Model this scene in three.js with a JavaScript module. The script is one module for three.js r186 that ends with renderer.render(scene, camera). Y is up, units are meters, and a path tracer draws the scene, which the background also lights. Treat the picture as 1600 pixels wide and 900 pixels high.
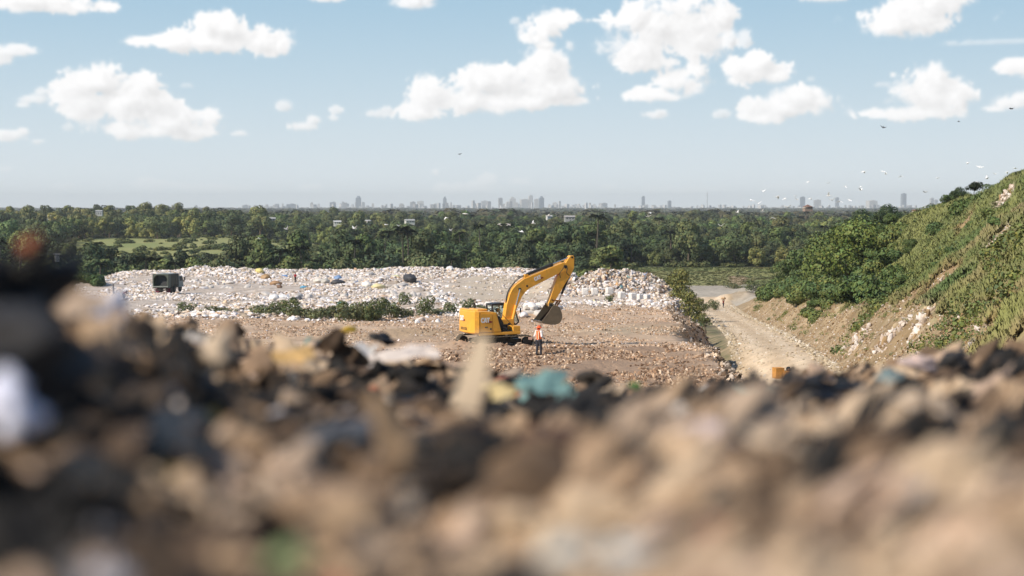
import * as THREE from 'three';
import { mergeGeometries, mergeVertices } from 'three/addons/utils/BufferGeometryUtils.js';
import { RoundedBoxGeometry } from 'three/addons/geometries/RoundedBoxGeometry.js';
import { MarchingCubes } from 'three/addons/objects/MarchingCubes.js';
import { TextGeometry } from 'three/addons/geometries/TextGeometry.js';
import { FontLoader } from 'three/addons/loaders/FontLoader.js';

// ------------------------------------------------------------------ camera, sky, sun, exposure
const scene = new THREE.Scene();
const EYE = 9;                                   // the eye is 9 m above the level of the worker's feet
const TILT = Math.atan(128 / 2200);
const camera = new THREE.PerspectiveCamera(2 * Math.atan(450 / 2200) * 180 / Math.PI, 16 / 9, 0.1, 60000);
camera.position.set(0, EYE, 0);
camera.rotation.x = -TILT;
camera.focus = 90;
camera.userData.fStop = 1.15;
const renderer = new THREE.WebGLRenderer();
renderer.toneMapping = THREE.LinearToneMapping;
renderer.toneMappingExposure = 1.12;
renderer.shadowMap.enabled = true;

const SUN = new THREE.Vector3(-0.66, 0.63, 0.40).normalize();
const sun = new THREE.DirectionalLight(new THREE.Color().setRGB(1.0, 0.90, 0.76), 5.0);
sun.position.copy(SUN).multiplyScalar(400); sun.position.z -= 120;
sun.target.position.set(0, 0, -120);
sun.castShadow = true;
Object.assign(sun.shadow.camera, { left: -220, right: 220, top: 220, bottom: -220, near: 1, far: 900 });
sun.shadow.mapSize.set(4096, 4096);
scene.add(sun, sun.target);
scene.fog = new THREE.FogExp2(new THREE.Color().setRGB(0.93, 0.985, 1.0), 1.0e-4);

// ------------------------------------------------------------------ random numbers and noise
function rng(seed) { let s = seed >>> 0; return () => { s = (s + 0x6d2b79f5) | 0; let t = Math.imul(s ^ (s >>> 15), 1 | s); t = (t + Math.imul(t ^ (t >>> 7), 61 | t)) ^ t; return ((t ^ (t >>> 14)) >>> 0) / 4294967296; }; }
const PERM = (() => { const r = rng(77), p = new Uint8Array(512); for (let i = 0; i < 256; i++) p[i] = i; for (let i = 255; i > 0; i--) { const j = Math.floor(r() * (i + 1)); const t = p[i]; p[i] = p[j]; p[j] = t; } for (let i = 0; i < 256; i++) p[256 + i] = p[i]; return p; })();
const VAL = (() => { const r = rng(78), v = new Float32Array(256); for (let i = 0; i < 256; i++) v[i] = r() * 2 - 1; return v; })();
const fade = (t) => t * t * t * (t * (t * 6 - 15) + 10), mix = (a, b, t) => a + (b - a) * t;
function vn(x, y) {
  const xi = Math.floor(x), yi = Math.floor(y), u = fade(x - xi), v = fade(y - yi), X = xi & 255, Y = yi & 255, X1 = (X + 1) & 255, Y1 = (Y + 1) & 255;
  return mix(mix(VAL[PERM[PERM[X] + Y]], VAL[PERM[PERM[X1] + Y]], u), mix(VAL[PERM[PERM[X] + Y1]], VAL[PERM[PERM[X1] + Y1]], u), v);
}
function vn3(x, y, z) {
  const xi = Math.floor(x), yi = Math.floor(y), zi = Math.floor(z), u = fade(x - xi), v = fade(y - yi), w = fade(z - zi), X = xi & 255, Y = yi & 255, Z = zi & 255, X1 = (X + 1) & 255, Y1 = (Y + 1) & 255, Z1 = (Z + 1) & 255;
  const g = (a, b, c) => VAL[PERM[PERM[PERM[a] + b] + c]];
  return mix(mix(mix(g(X, Y, Z), g(X1, Y, Z), u), mix(g(X, Y1, Z), g(X1, Y1, Z), u), v), mix(mix(g(X, Y, Z1), g(X1, Y, Z1), u), mix(g(X, Y1, Z1), g(X1, Y1, Z1), u), v), w);
}
function fbm(x, y, n = 4) { let s = 0, a = 0.5, t = 0; for (let i = 0; i < n; i++) { s += a * vn(x, y); t += a; x = x * 2.03 + 17.1; y = y * 2.03 + 9.7; a *= 0.5; } return s / t; }
function fbm3(x, y, z, n = 3) { let s = 0, a = 0.5, t = 0; for (let i = 0; i < n; i++) { s += a * vn3(x, y, z); t += a; x = x * 2.03 + 17.1; y = y * 2.03 + 9.7; z = z * 2.03 + 4.3; a *= 0.5; } return s / t; }
const clamp = (x, a = 0, b = 1) => Math.min(b, Math.max(a, x));
const sm = (a, b, x) => { const t = clamp((x - a) / (b - a)); return t * t * (3 - 2 * t); };
function table(tab, x) {
  if (x <= tab[0][0]) return tab[0][1];
  for (let i = 1; i < tab.length; i++) if (x <= tab[i][0]) { const [a, p] = tab[i - 1], [b, q] = tab[i]; return mix(p, q, (x - a) / (b - a)); }
  return tab[tab.length - 1][1];
}
// the direction from the eye to a place on the photograph (1600 x 900), and the point on it at a given distance ahead
function ray(px, py) {
  const v = (450 - py) / 2200, c = Math.cos(TILT), s = Math.sin(TILT);
  return new THREE.Vector3((px - 800) / 2200, -s + v * c, -(c + v * s));
}
function at(px, py, d) { const r = ray(px, py); return r.multiplyScalar(d / -r.z).add(camera.position); }

// ------------------------------------------------------------------ sky: clear air that pales to the horizon, fair-weather cumulus
{
  const W = 4096, H = 2048, data = new Float32Array(W * H * 4);
  const ZEN = [0.06, 0.155, 0.36], HOR = [0.70, 0.75, 0.775], K = [10.3, 15.2, 21.5];
  const rows = [];
  for (let j = 0; j < H; j++) {
    const el = ((j + 0.5) / H - 0.5) * 180, e = Math.max(0, el);
    const c = [0, 1, 2].map((k) => mix(ZEN[k], HOR[k], Math.exp(-Math.pow(e / K[k], 1.3))));
    rows.push(c);
    for (let i = 0; i < W; i++) { const o = (j * W + i) * 4; data[o] = c[0]; data[o + 1] = c[1]; data[o + 2] = c[2]; data[o + 3] = 1; }
  }
  // a cloud: [opacity, flatness of base, list of puffs (place x, y and half sizes in 1/2200 rad, measured as on the photograph)]
  const C = (o, ...puffs) => ({ o, puffs });
  const seen = [
    C(1, [55, 2, 88, 22], [90, 10, 50, 14], [168, 12, 22, 11]),
    C(1, [350, 45, 48, 26], [320, 38, 20, 18], [395, 62, 62, 26], [270, 64, 66, 13], [320, 66, 85, 18], [430, 72, 32, 18], [215, 66, 22, 7]),
    C(1, [155, 128, 62, 30], [128, 158, 42, 26], [222, 128, 26, 18], [195, 165, 78, 40], [265, 192, 70, 26], [250, 206, 86, 15], [328, 180, 14, 16], [180, 200, 40, 16], [300, 205, 32, 16]),
    C(0.9, [20, 80, 42, 13], [-20, 90, 40, 14]), C(0.75, [52, 155, 22, 9], [66, 143, 12, 7], [36, 164, 12, 6]), C(0.9, [16, 212, 26, 11], [34, 206, 12, 8]), C(0.6, [60, 221, 10, 4]), C(0.4, [104, 199, 11, 6]),
    C(0.7, [445, 166, 14, 11]), C(0.85, [472, 198, 28, 8], [490, 188, 12, 9]), C(0.7, [526, 172, 13, 8], [520, 184, 10, 5]), C(0.7, [377, 209, 14, 6]), C(0.3, [292, 134, 10, 4]),
    C(1, [852, 100, 40, 28], [760, 126, 74, 27], [672, 146, 48, 34], [652, 176, 36, 18], [866, 140, 54, 28], [730, 160, 85, 22], [890, 158, 36, 11], [820, 160, 60, 18]),
    C(0.7, [590, 178, 24, 8], [604, 172, 10, 7]),
    C(1, [852, 44, 38, 25], [836, 60, 26, 12], [892, 28, 14, 10], [872, 38, 24, 16], [856, 70, 18, 8]), C(0.5, [803, 33, 9, 7]), C(0.6, [890, 72, 8, 10]),
    C(1, [1035, 38, 98, 50], [985, 78, 68, 36], [1090, 62, 52, 46], [1005, 98, 60, 18], [1060, 128, 44, 26], [1020, 148, 50, 15], [1000, 30, 50, 30], [1120, 30, 28, 34], [1090, 110, 20, 20]), C(0.85, [1138, 62, 14, 16]),
    C(0.75, [1163, 62, 11, 18]), C(1, [1178, 114, 50, 22], [1188, 96, 24, 18], [1152, 104, 24, 16], [1210, 118, 26, 14]),
    C(1, [1230, 168, 70, 22], [1240, 152, 34, 20], [1278, 156, 24, 18], [1190, 184, 46, 10]), C(0.6, [1128, 178, 16, 8]), C(0.8, [1024, 180, 20, 7], [1032, 175, 11, 6]), C(0.3, [1266, 124, 8, 5]),
    C(1, [1425, 28, 84, 30], [1470, 6, 60, 30], [1390, 38, 44, 20]), C(1, [1452, 128, 32, 28], [1440, 150, 60, 28], [1490, 150, 36, 26], [1385, 178, 52, 11], [1440, 175, 70, 15], [1500, 145, 26, 14]), C(0.35, [1380, 132, 14, 6]),
    C(1, [1588, 106, 32, 16], [1620, 110, 30, 18]), C(0.95, [1584, 162, 34, 13], [1600, 152, 24, 12], [1556, 170, 22, 6]), C(0.35, [1545, 66, 70, 5]), C(0.9, [648, 4, 42, 16], [664, -6, 30, 14]), C(0.9, [512, -4, 34, 8]), C(0.8, [1290, -3, 44, 9]),
    C(0.5, [680, 269, 8, 6]), C(0.42, [760, 281, 20, 12], [745, 288, 22, 9], [720, 294, 70, 9]), C(0.3, [812, 284, 20, 7]), C(0.26, [250, 290, 42, 8], [225, 284, 16, 8]), C(0.24, [338, 294, 60, 7]), C(0.3, [485, 292, 18, 7]), C(0.22, [100, 291, 18, 6]), C(0.22, [950, 293, 14, 6]), C(0.2, [1060, 296, 90, 6]), C(0.25, [8, 264, 12, 5]), C(0.15, [1240, 292, 60, 7]),
  ].map((c) => ({ o: c.o, puffs: c.puffs.map(([x, y, a, b]) => { const r = ray(x, y); return [Math.atan2(r.x, -r.z), Math.atan2(r.y, Math.hypot(r.x, r.z)), a / 2200, b / 2200]; }) }));
  // the same kind of clouds all round
  const r = rng(5), all = [...seen];
  for (let k = 0; k < 330; k++) {
    const az = (r() * 2 - 1) * Math.PI, el = 0.03 + Math.pow(r(), 1.4) * 0.95, big = 0.012 + 0.034 * r() * r() + 0.02 * el;
    if (Math.abs(az) < 0.42 && el < 0.17) continue;
    const puffs = [], n = 3 + Math.floor(r() * 6);
    for (let i = 0; i < n; i++) puffs.push([az + (r() - 0.5) * big * 2.6, el + (r() - 0.4) * big * 0.9, big * (0.5 + 0.7 * r()), big * (0.3 + 0.35 * r())]);
    all.push({ o: 0.6 + 0.4 * r(), puffs });
  }
  const px = 2200, dAz = 2 * Math.PI / W, dEl = Math.PI / H;
  for (const c of all) {
    let a0 = 9, a1 = -9, e0 = 9, e1 = -9;
    for (const [a, e, x, y] of c.puffs) { const w = x / Math.max(0.3, Math.cos(e)); a0 = Math.min(a0, a - w * 1.5); a1 = Math.max(a1, a + w * 1.5); e0 = Math.min(e0, e - y * 1.5); e1 = Math.max(e1, e + y * 1.6); }
    const h = e1 - e0, small = clamp((h * px - 15) / 60, 0.25, 1);
    const dens = (az, el) => {
      let m = -1;
      for (const [a, e, x, y] of c.puffs) { const u = (az - a) * Math.cos(e) / x, dy = el - e, v = dy / (dy < 0 ? y * 0.8 : y); const q = 1 - Math.sqrt(u * u + v * v); m = m > q ? m + 0.12 * Math.max(0, 0.35 - (m - q)) : q + 0.12 * Math.max(0, 0.35 - (q - m)); }
      return m;
    };
    const ruffle = (az, el, f, n) => { const X = az * px / f, Y = el * px / f; const wx = 0.9 * vn(X * 0.7 + 31, Y * 0.7) + 0.35 * vn(X * 2.3, Y * 2.3 + 5), wy = 0.9 * vn(X * 0.7, Y * 0.7 + 71) + 0.35 * vn(X * 2.3 + 40, Y * 2.3); let s = 0, a = 0.5, t = 0, x = X + wx, y = Y + wy; for (let i = 0; i < n; i++) { s += a * vn(x, y); t += a; x = x * 2.1 + 17.1; y = y * 2.1 + 9.7; a *= 0.70; } return s / t; };
    for (let j = Math.max(H / 2 + 4, Math.floor((e0 + Math.PI / 2) / dEl)); j <= Math.min(H - 2, (e1 + Math.PI / 2) / dEl); j++) {
      const el = (j + 0.5) * dEl - Math.PI / 2;
      for (let i = Math.floor((a0 + Math.PI / 2 + Math.PI) / dAz) - W / 2; i <= (a1 + Math.PI / 2 + Math.PI) / dAz - W / 2; i++) {
        const az = (i + 0.5) * dAz - Math.PI / 2 + 0, m = dens(az, el);   // azimuth 0 looks along -z
        if (m < -0.75) continue;
        const n = ruffle(az, el, 30 * small + 7, 6), f = 1.5 * m + 1.15 * n * (0.6 + 0.4 * small) + 0.02, soft = clamp(0.5 + 1.5 * vn(az * px / 45 + 9, el * px / 30), 0, 1), body = sm(-0.03 - 0.08 * soft, 0.17 + 0.55 * soft * soft, f);
        if (body <= 0) continue;
        const ox = 16 * small / px, oy = 14 * small / px, toSun = dens(az - ox, el + oy) * 1.5 + 1.15 * ruffle(az - ox, el + oy, 30 * small + 7, 5);
        const deep = clamp((toSun - f) * 0.55 + 0.30 + 0.25 * sm(0.3, 1.2, f), 0, 1), fine = ruffle(az + 2, el + 1, 18, 4);
        const lit = 0.95 - 0.23 * deep + 0.05 * fine, air = Math.exp(-Math.max(0, el) / 0.03);
        const col = [mix(lit, 0.74, air), mix(lit * 0.992, 0.77, air), mix(lit * 0.99, 0.78, air)];
        const a = body * c.o * clamp(0.75 + f * 0.9, 0.5, 1), o = (j * W + (((i % W) + W) % W)) * 4;
        for (let k = 0; k < 3; k++) data[o + k] = mix(data[o + k], col[k], a);
      }
    }
  }
  const sky = new THREE.DataTexture(data, W, H, THREE.RGBAFormat, THREE.FloatType);
  sky.mapping = THREE.EquirectangularReflectionMapping; sky.magFilter = THREE.LinearFilter; sky.minFilter = THREE.LinearFilter; sky.needsUpdate = true;
  scene.background = sky; scene.environment = sky;
}

// ------------------------------------------------------------------ names, labels, materials
const used = new Map();
function numbered(name) { const n = used.get(name) ?? 0; used.set(name, n + 1); return n ? `${name}_${String(n).padStart(3, '0')}` : name; }
function tag(o, label, category, group, kind) { if (label) o.userData.label = label; if (category) o.userData.category = category; if (group) o.userData.group = group; if (kind) o.userData.kind = kind; return o; }
function shade(o) { o.traverse((m) => { if (m.isMesh) { m.castShadow = true; m.receiveShadow = true; } }); return o; }
function thing(name, pos = [0, 0, 0], turn = 0) { const g = new THREE.Group(); g.name = numbered(name); g.position.set(...(pos.toArray ? pos.toArray() : pos)); g.rotation.y = turn; scene.add(g); return g; }
function part(name, geo, mat, parent) { const m = new THREE.Mesh(Array.isArray(geo) ? join(geo) : geo, mat); m.name = parent ? name : numbered(name); m.castShadow = m.receiveShadow = true; (parent ?? scene).add(m); return m; }
function join(list) { const l = list.map((g) => { const q = g.index ? g.toNonIndexed() : g.clone(); for (const k of Object.keys(q.attributes)) if (!['position', 'normal', 'uv'].includes(k)) q.deleteAttribute(k); if (!q.attributes.uv) q.setAttribute('uv', new THREE.BufferAttribute(new Float32Array(q.attributes.position.count * 2), 2)); return q; }); return mergeGeometries(l); }
function copyOf(o, name) { const c = o.clone(); c.userData = { ...o.userData }; c.name = numbered(name); scene.add(c); return c; }

function noiseTexture(n, cells, oct, lo, hi, seed, srgb) {
  const d = new Uint8Array(n * n * 4);
  const per = (x, y) => { let s = 0, a = 0.5, t = 0, c = cells; for (let k = 0; k < oct; k++) { const X = x * c, Y = y * c, xi = Math.floor(X), yi = Math.floor(Y), u = fade(X - xi), v = fade(Y - yi), w = (i, j) => VAL[PERM[PERM[((i % c) + c) % c & 255] + (((j % c) + c) % c & 255) & 511] ^ (seed & 255)]; s += a * mix(mix(w(xi, yi), w(xi + 1, yi), u), mix(w(xi, yi + 1), w(xi + 1, yi + 1), u), v); t += a; a *= 0.6; c *= 2; } return s / t; };
  for (let j = 0; j < n; j++) for (let i = 0; i < n; i++) { const v = clamp(mix(lo, hi, clamp(per(i / n, j / n) * 0.9 + 0.5))) * 255, o = (j * n + i) * 4; d[o] = d[o + 1] = d[o + 2] = v; d[o + 3] = 255; }
  const t = new THREE.DataTexture(d, n, n); t.wrapS = t.wrapT = THREE.RepeatWrapping; t.magFilter = THREE.LinearFilter; if (srgb) t.colorSpace = THREE.SRGBColorSpace; t.needsUpdate = true; return t;
}
const GRAIN = noiseTexture(512, 8, 6, 0.0, 1.0, 3), MOTTLE = noiseTexture(512, 6, 6, 0.78, 1.0, 9), WEAR = noiseTexture(256, 4, 6, 0.72, 1.0, 21);
function rep(t, s) { const c = t.clone(); c.repeat.set(s, s); c.needsUpdate = true; return c; }
const rgb = (c) => new THREE.Color().setRGB(c[0], c[1], c[2]);
function std(c, rough = 0.9, o = {}) { return new THREE.MeshStandardMaterial({ color: rgb(c), roughness: rough, side: THREE.DoubleSide, ...o }); }
const M = {
  ground: std([1, 1, 1], 1, { vertexColors: true, map: rep(MOTTLE, 0.21), bumpMap: rep(GRAIN, 0.37), bumpScale: 0.07 }),
  far: std([1, 1, 1], 1, { vertexColors: true }),
  heap: std([1, 1, 1], 1, { vertexColors: true, bumpMap: rep(GRAIN, 1.4), bumpScale: 0.03 }),
  scrap: std([1, 1, 1], 0.75, {}), scrapMatte: std([1, 1, 1], 0.95, {}),
  leaf: new THREE.MeshPhysicalMaterial({ color: 0xffffff, roughness: 0.62, vertexColors: true, side: THREE.DoubleSide, transmission: 0.25, thickness: 0, specularIntensity: 0.5 }),
  leafFar: std([1, 1, 1], 0.8, { vertexColors: true }),
  bark: std([0.11, 0.085, 0.06], 0.95, { bumpMap: GRAIN, bumpScale: 0.02 }),
  grass: new THREE.MeshPhysicalMaterial({ color: 0xffffff, roughness: 0.7, side: THREE.DoubleSide, transmission: 0.25, thickness: 0, specularIntensity: 0.4 }),
};

// ------------------------------------------------------------------ the lie of the land (x to the right, d ahead; heights in metres)
const TDROP = [[0, 8.6], [64, 8.6], [83, 8.8], [94, 9.55], [117, 10.2], [150, 11.5], [200, 13.4], [230, 14], [300, 14.1], [400, 14.1]];
const RDROP = [[0, 7], [93, 11.33], [310, 21.96], [345, 20.8], [400, 19.4], [450, 18.6], [500, 18]];
const FDROP = [[0, 24], [330, 24], [500, 19.5], [700, 17], [1000, 13.6], [1150, 13.6], [1500, 20], [3000, 25], [30000, 25]];
const XE = [[0, 8], [65, 10.8], [82, 13], [94, 13.7], [117, 15.2], [180, 20.5], [205, 23.5], [228, 23], [246, 14], [300, 12]];
const XL = [[0, -60], [150, -60], [220, -70], [260, -79], [300, -82]];
const roadC = (d) => 7.15 + 0.122 * d + 1.2 * Math.sin((d - 80) / 45);
const roadHalf = (d) => 3.3 + 1.4 * sm(200, 300, d);
const HILLAMP = [[0, 1], [200, 1], [260, 0.85], [330, 0.3], [380, 0]];
const bump = (x, d, x0, d0, rx, rd, h, p = 2) => { const q = Math.pow(Math.abs((x - x0) / rx), p) + Math.pow(Math.abs((d - d0) / rd), p); return q > 6 ? 0 : h * Math.exp(-q * 1.1); };
// heaps of rubbish on the terrace: x, d, half sizes, height
const MOUNDS = [
  [16.4, 207, 7.0, 6.5, 3.2, 3], [9.5, 205, 4.5, 5, 1.6, 2], [7.5, 226, 4, 7, 2.2, 2],
  [-62, 288, 9, 5, 1.15, 2], [-50, 289, 8, 4, 0.60, 2], [-74, 284, 6, 4, 0.65, 2], [-38, 291, 9, 4, 0.55, 2], [-26, 288, 7, 5, 0.85, 2], [-17, 286, 8, 5, 1.15, 2], [-6, 290, 6, 4, 0.80, 2], [3, 291, 8, 4, 0.65, 2],
  [-22, 246, 7, 5, 1.3, 2], [-15.5, 222, 3, 3, 1.0, 2], [-40, 232, 10, 5, 0.6, 2], [-72, 242, 5, 6, 0.9, 2],
  [2.6, 139, 3.6, 3.0, 1.0, 2], [5.4, 136, 2, 2, 0.8, 2], [-9, 158, 5, 3, 0.7, 2], [-16, 150, 8, 2.5, 0.6, 2],
];
function heapY(x, d) {
  const dd = Math.max(0, d);
  let y = EYE - 0.235 - 0.112 * dd;
  y += bump(x, d, -2.6, 8.5, 1.5, 4.2, 0.33) + bump(x, d, -1.5, 5.2, 0.8, 1.8, 0.06);
  y += bump(x, d, -1.25, 2.8, 0.55, 1.0, 0.30) + bump(x, d, -1.9, 4.2, 0.7, 1.6, 0.22);
  y -= bump(x, d, 0.95, 9.5, 0.95, 3.2, 0.13, 4);
  y += bump(x, d, -1.0, 9.0, 0.9, 3, 0.07);
  y += bump(x, d, 3.4, 7.5, 1.25, 3.6, 0.18);
  y += 0.07 * fbm(x * 1.3 + 5, d * 1.3, 3) + 0.10 * (0.35 - Math.abs(fbm(x * 3 + 2, d * 3 - x, 2))) * sm(5.5, 2.0, d) + 0.045 * fbm(x * 4.2, d * 4.2 + 9, 2) * sm(-1, 1.5, d);
  const c = 9.7 + 1.2 * vn(x * 0.5, 3.3), over = Math.max(0, d - c);
  y -= 0.75 * over * sm(0, 3, over) + 0.12 * over;
  return y;
}
function terraceY(x, d) {
  let y = EYE - table(TDROP, d) + 0.35 * fbm(x * 0.07, d * 0.07, 3) + 0.16 * fbm(x * 0.45, d * 0.45, 3);
  for (const [a, b, rx, rd, h, p] of MOUNDS) if (Math.abs(x - a) < rx * 2.4 && Math.abs(d - b) < rd * 2.4) y += bump(x, d, a, b, rx, rd, h, p) * (1 + 0.25 * vn(x * 0.6, d * 0.6));
  // ridge of soil behind the digging machine, and churned ground before it
  y += bump(x, d, -7.5, 108, 7, 2.2, 0.5) + bump(x, d, 3.5, 86.5, 5.5, 2.4, 0.35) + bump(x, d, -3.5, 92.0, 1.3, 0.9, 0.55) + bump(x, d, -1.2, 91.0, 3.6, 0.9, 0.42) * (1 + 0.6 * vn(x * 1.3, d));
  y += 0.22 * Math.max(0, fbm(x * 0.9, d * 0.9, 3)) * sm(100, 80, d);
  return y;
}
function hillH(r, d, x) {
  if (r <= 0) return 0;
  const wob = 1 + 0.18 * fbm(x * 0.06, d * 0.06, 2);
  const bank = 3.6 * sm(0, 5.5, r) * (1 + 0.16 * vn(x * 0.35, d * 0.2)) + 0.45 * fbm(x * 0.8, d * 0.5, 4) * sm(0, 3, r);
  const slope = mix(0.8, 1.25, sm(115, 150, d)) * Math.max(0, r - 4.2 - 8.0 * sm(112, 155, d)) * wob, top = 12.7 - 0.4 * sm(165, 215, d);
  const s = slope < top * 0.8 ? slope : top * 0.8 + (top * 0.25) * (1 - Math.exp(-(slope - top * 0.8) / (top * 0.25)));
  return (bank + s) * table(HILLAMP, d) + 0.5 * fbm(x * 0.13, d * 0.13, 3) * sm(3, 9, r);
}
function lowY(x, d) {
  const right = EYE - table(RDROP, Math.min(500, d)), n = sm(360, 520, d);
  let left = EYE - table(FDROP, d) - 3.2 * sm(500, 800, d) * sm(1400, 1200, d) * sm(-0.22, -0.15, x / d) + 2.2 * fbm(x * 0.006 + 3, d * 0.006, 3) * n;
  const t = Math.max(sm(430, 500, d) * 1, 1 - sm(8, 24, x));
  let y = mix(right + 0.05 * fbm(x * 0.3, d * 0.12, 2), left, clamp(t));
  y += bump(x, d, 51, 322, 4.5, 5, 1.6) * (1 + 0.3 * vn(x, d)) + bump(x, d, 56, 336, 3, 5, 0.9);
  if (d < 420) y += hillH(x - roadC(d) - roadHalf(d), d, x);
  return y;
}
const terraceMask = (x, d) => {
  const e = table(XE, d) + 1.1 * vn(d * 0.16, 7) + 0.4 * vn(d * 0.7, 2);
  return (1 - sm(e - 0.6, e + 3.2, x)) * sm(table(XL, d) - 10, table(XL, d) + 1, x) * (1 - sm(299, 312, d));
};
function landY(x, d) {
  const m = terraceMask(x, d);
  let y = m > 0 ? mix(lowY(x, d), terraceY(x, d), m) : lowY(x, d);
  if (d < 40) { const c = heapY(x, Math.min(d, 9.5)) - 0.75 * Math.max(0, d - 10); const w = c - 0.35; y = y > w ? y : w; }
  return y;
}
const place = (x, d, up = 0) => new THREE.Vector3(x, landY(x, d) + up, -d);
const onLand = (px, d, up = 0) => place((px - 800) / 2200 * d, d, up);

// where the sight line through a place on the photograph meets the land
function groundAt(px, py, d0 = 60, d1 = 320) { const k = ray(px, py), s = k.y / -k.z, t = k.x / -k.z; let d = d0; while (d < d1 && landY(t * d, d) < EYE + s * d) d += 0.5; return d; }
// bare soil and rubble patches of the hill: px, py, half widths in px and in metres of distance, kind
const PATCHES = [[1478, 440, 42, 7, 0], [1428, 462, 26, 5, 0], [1560, 378, 26, 1.2, 1], [1572, 306, 20, 3.5, 1], [1596, 330, 9, 2, 1], [1532, 522, 20, 1.3, 1], [1500, 508, 10, 1.2, 1], [1440, 505, 24, 2.0, 1], [1395, 522, 36, 3.0, 1], [1340, 535, 26, 3.0, 1], [1555, 500, 22, 1.2, 0], [1585, 470, 20, 2, 0], [1510, 345, 18, 3, 0]].map(([px, py, a, b, k]) => [px, groundAt(px, py), a, b, k]);
// what covers the land at a place: { kind, color }
const lerp3 = (a, b, t) => [mix(a[0], b[0], t), mix(a[1], b[1], t), mix(a[2], b[2], t)];
function cover(x, d) {
  const n1 = fbm(x * 0.12, d * 0.12, 4), n2 = fbm(x * 0.9 + 4, d * 0.9, 3), n3 = fbm(x * 0.035 + 8, d * 0.035, 3), n4 = vn(x * 3.1, d * 3.1);
  const m = terraceMask(x, d), c = roadC(d), h = roadHalf(d), r = x - c - h;
  if (d < 30) return { kind: 'ground', color: lerp3([0.10, 0.075, 0.05], [0.2, 0.16, 0.11], clamp(0.5 + n2)) };
  if (m > 0.02 && d < 312) {
    let col = lerp3([0.46, 0.31, 0.20], [0.64, 0.47, 0.325], clamp(0.5 + n1 * 0.8 + n2 * 0.5));
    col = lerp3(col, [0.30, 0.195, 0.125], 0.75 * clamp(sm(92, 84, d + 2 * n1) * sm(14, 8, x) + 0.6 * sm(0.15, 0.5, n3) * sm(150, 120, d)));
    col = lerp3(col, [0.30, 0.25, 0.16], 0.6 * bump(x, d, 10, 116, 6, 7, 1));
    const white = sm(128, 160, d + 6 * n1 + (x > -4 ? -25 * sm(-4, 4, x) : 0));
    col = lerp3(col, lerp3([0.42, 0.35, 0.28], [0.66, 0.59, 0.53], clamp(0.5 + n2)), white * 0.85);
    const bare = sm(0.15, 0.6, bump(x, d, -2 + (d - 160) * 0.0, 235, 9, 55, 1) + 0.25 * n1) * sm(150, 170, d);
    col = lerp3(col, [0.56, 0.46, 0.34], bare * 0.85);
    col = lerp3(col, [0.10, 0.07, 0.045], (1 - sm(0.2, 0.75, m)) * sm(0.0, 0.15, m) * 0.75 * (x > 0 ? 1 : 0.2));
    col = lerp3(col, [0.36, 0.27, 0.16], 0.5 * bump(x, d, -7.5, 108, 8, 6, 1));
    return { kind: 'ground', color: col, white, bare };
  }
  const yard = sm(296, 312, d) * sm(366, 354, d) * sm(34, 40, x + 3 * n1) * sm(66, 58, x + 3 * n1);
  if (d < 330 && x > table(XE, d) - 1 && r < 0.2 * n2 + 0.1) {
    const k = (x - c) / h, rut = Math.exp(-Math.pow((Math.abs(k) - 0.45) / 0.13, 2));
    let col = lerp3([0.61, 0.455, 0.295], [0.74, 0.58, 0.40], clamp(0.5 + 0.6 * n1 + 0.25 * n2));
    col = lerp3(col, [0.82, 0.67, 0.49], rut * 0.7); col = lerp3(col, [0.50, 0.37, 0.235], 0.55 * Math.exp(-Math.pow(k / 0.16, 2)) + 0.3 * sm(0.1, 0.5, n1));
    col = lerp3(col, [0.34, 0.25, 0.15], 0.75 * sm(0.78, 1.0, Math.abs(k) + 0.2 * n1));
    if (k < -1) col = lerp3(col, [0.13, 0.13, 0.055], sm(1.0, 1.25, -k) * clamp(0.7 + n2));
    return { kind: 'road', color: col };
  }
  if (yard > 0.35) return { kind: 'road', color: lerp3(lerp3([0.36, 0.315, 0.25], [0.50, 0.44, 0.355], clamp(0.5 + n2 + 0.6 * n1)), [0.40, 0.30, 0.19], 0.8 * bump(x, d, 51, 322, 5, 6, 1)) };
  if (r > 0 && d < 395) {
    const bank = 1 - sm(4.2, 7, r + 2.2 * n1 + 1.0 * n2);
    let g = lerp3([0.14, 0.175, 0.048], [0.25, 0.265, 0.085], clamp(0.5 + n1 + 0.3 * n2));
    g = lerp3(g, [0.30, 0.25, 0.12], clamp(sm(0.16, 0.55, fbm(x * 0.16 + 40, d * 0.06, 4)) * 0.8));
    g = lerp3(g, [0.07, 0.15, 0.04], sm(0.1, 0.4, fbm(x * 0.11 - 20, d * 0.05, 3)) * 0.7);
    let soil = 0, stone = 0; const spx = 800 + x / d * 2200; for (const [a, b, w, l, k] of PATCHES) { const q = bump(spx, d, a, b, w, l, 1.25) + 0.5 * n2 * 0.6; if (k) stone = Math.max(stone, sm(0.35, 0.75, q)); else soil = Math.max(soil, sm(0.35, 0.8, q)); }
    g = lerp3(g, [0.36, 0.24, 0.125], soil * 0.9); g = lerp3(g, [0.42, 0.34, 0.26], stone * 0.9);
    const e = lerp3([0.25, 0.17, 0.085], [0.46, 0.345, 0.21], clamp(0.5 + 0.6 * n2 + 0.5 * n4 + 0.4 * n1));
    return { kind: 'hill', color: lerp3(g, e, bank), bank: Math.max(bank, soil * 0.6, stone * 0.9), stone, r };
  }
  let f = lerp3([0.035, 0.048, 0.018], [0.07, 0.085, 0.03], clamp(0.5 + n1));
  if (meadow(x, d) > 0.3) f = lerp3([0.19, 0.215, 0.062], [0.27, 0.26, 0.09], clamp(0.5 + n3 + 0.3 * n1));
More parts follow.
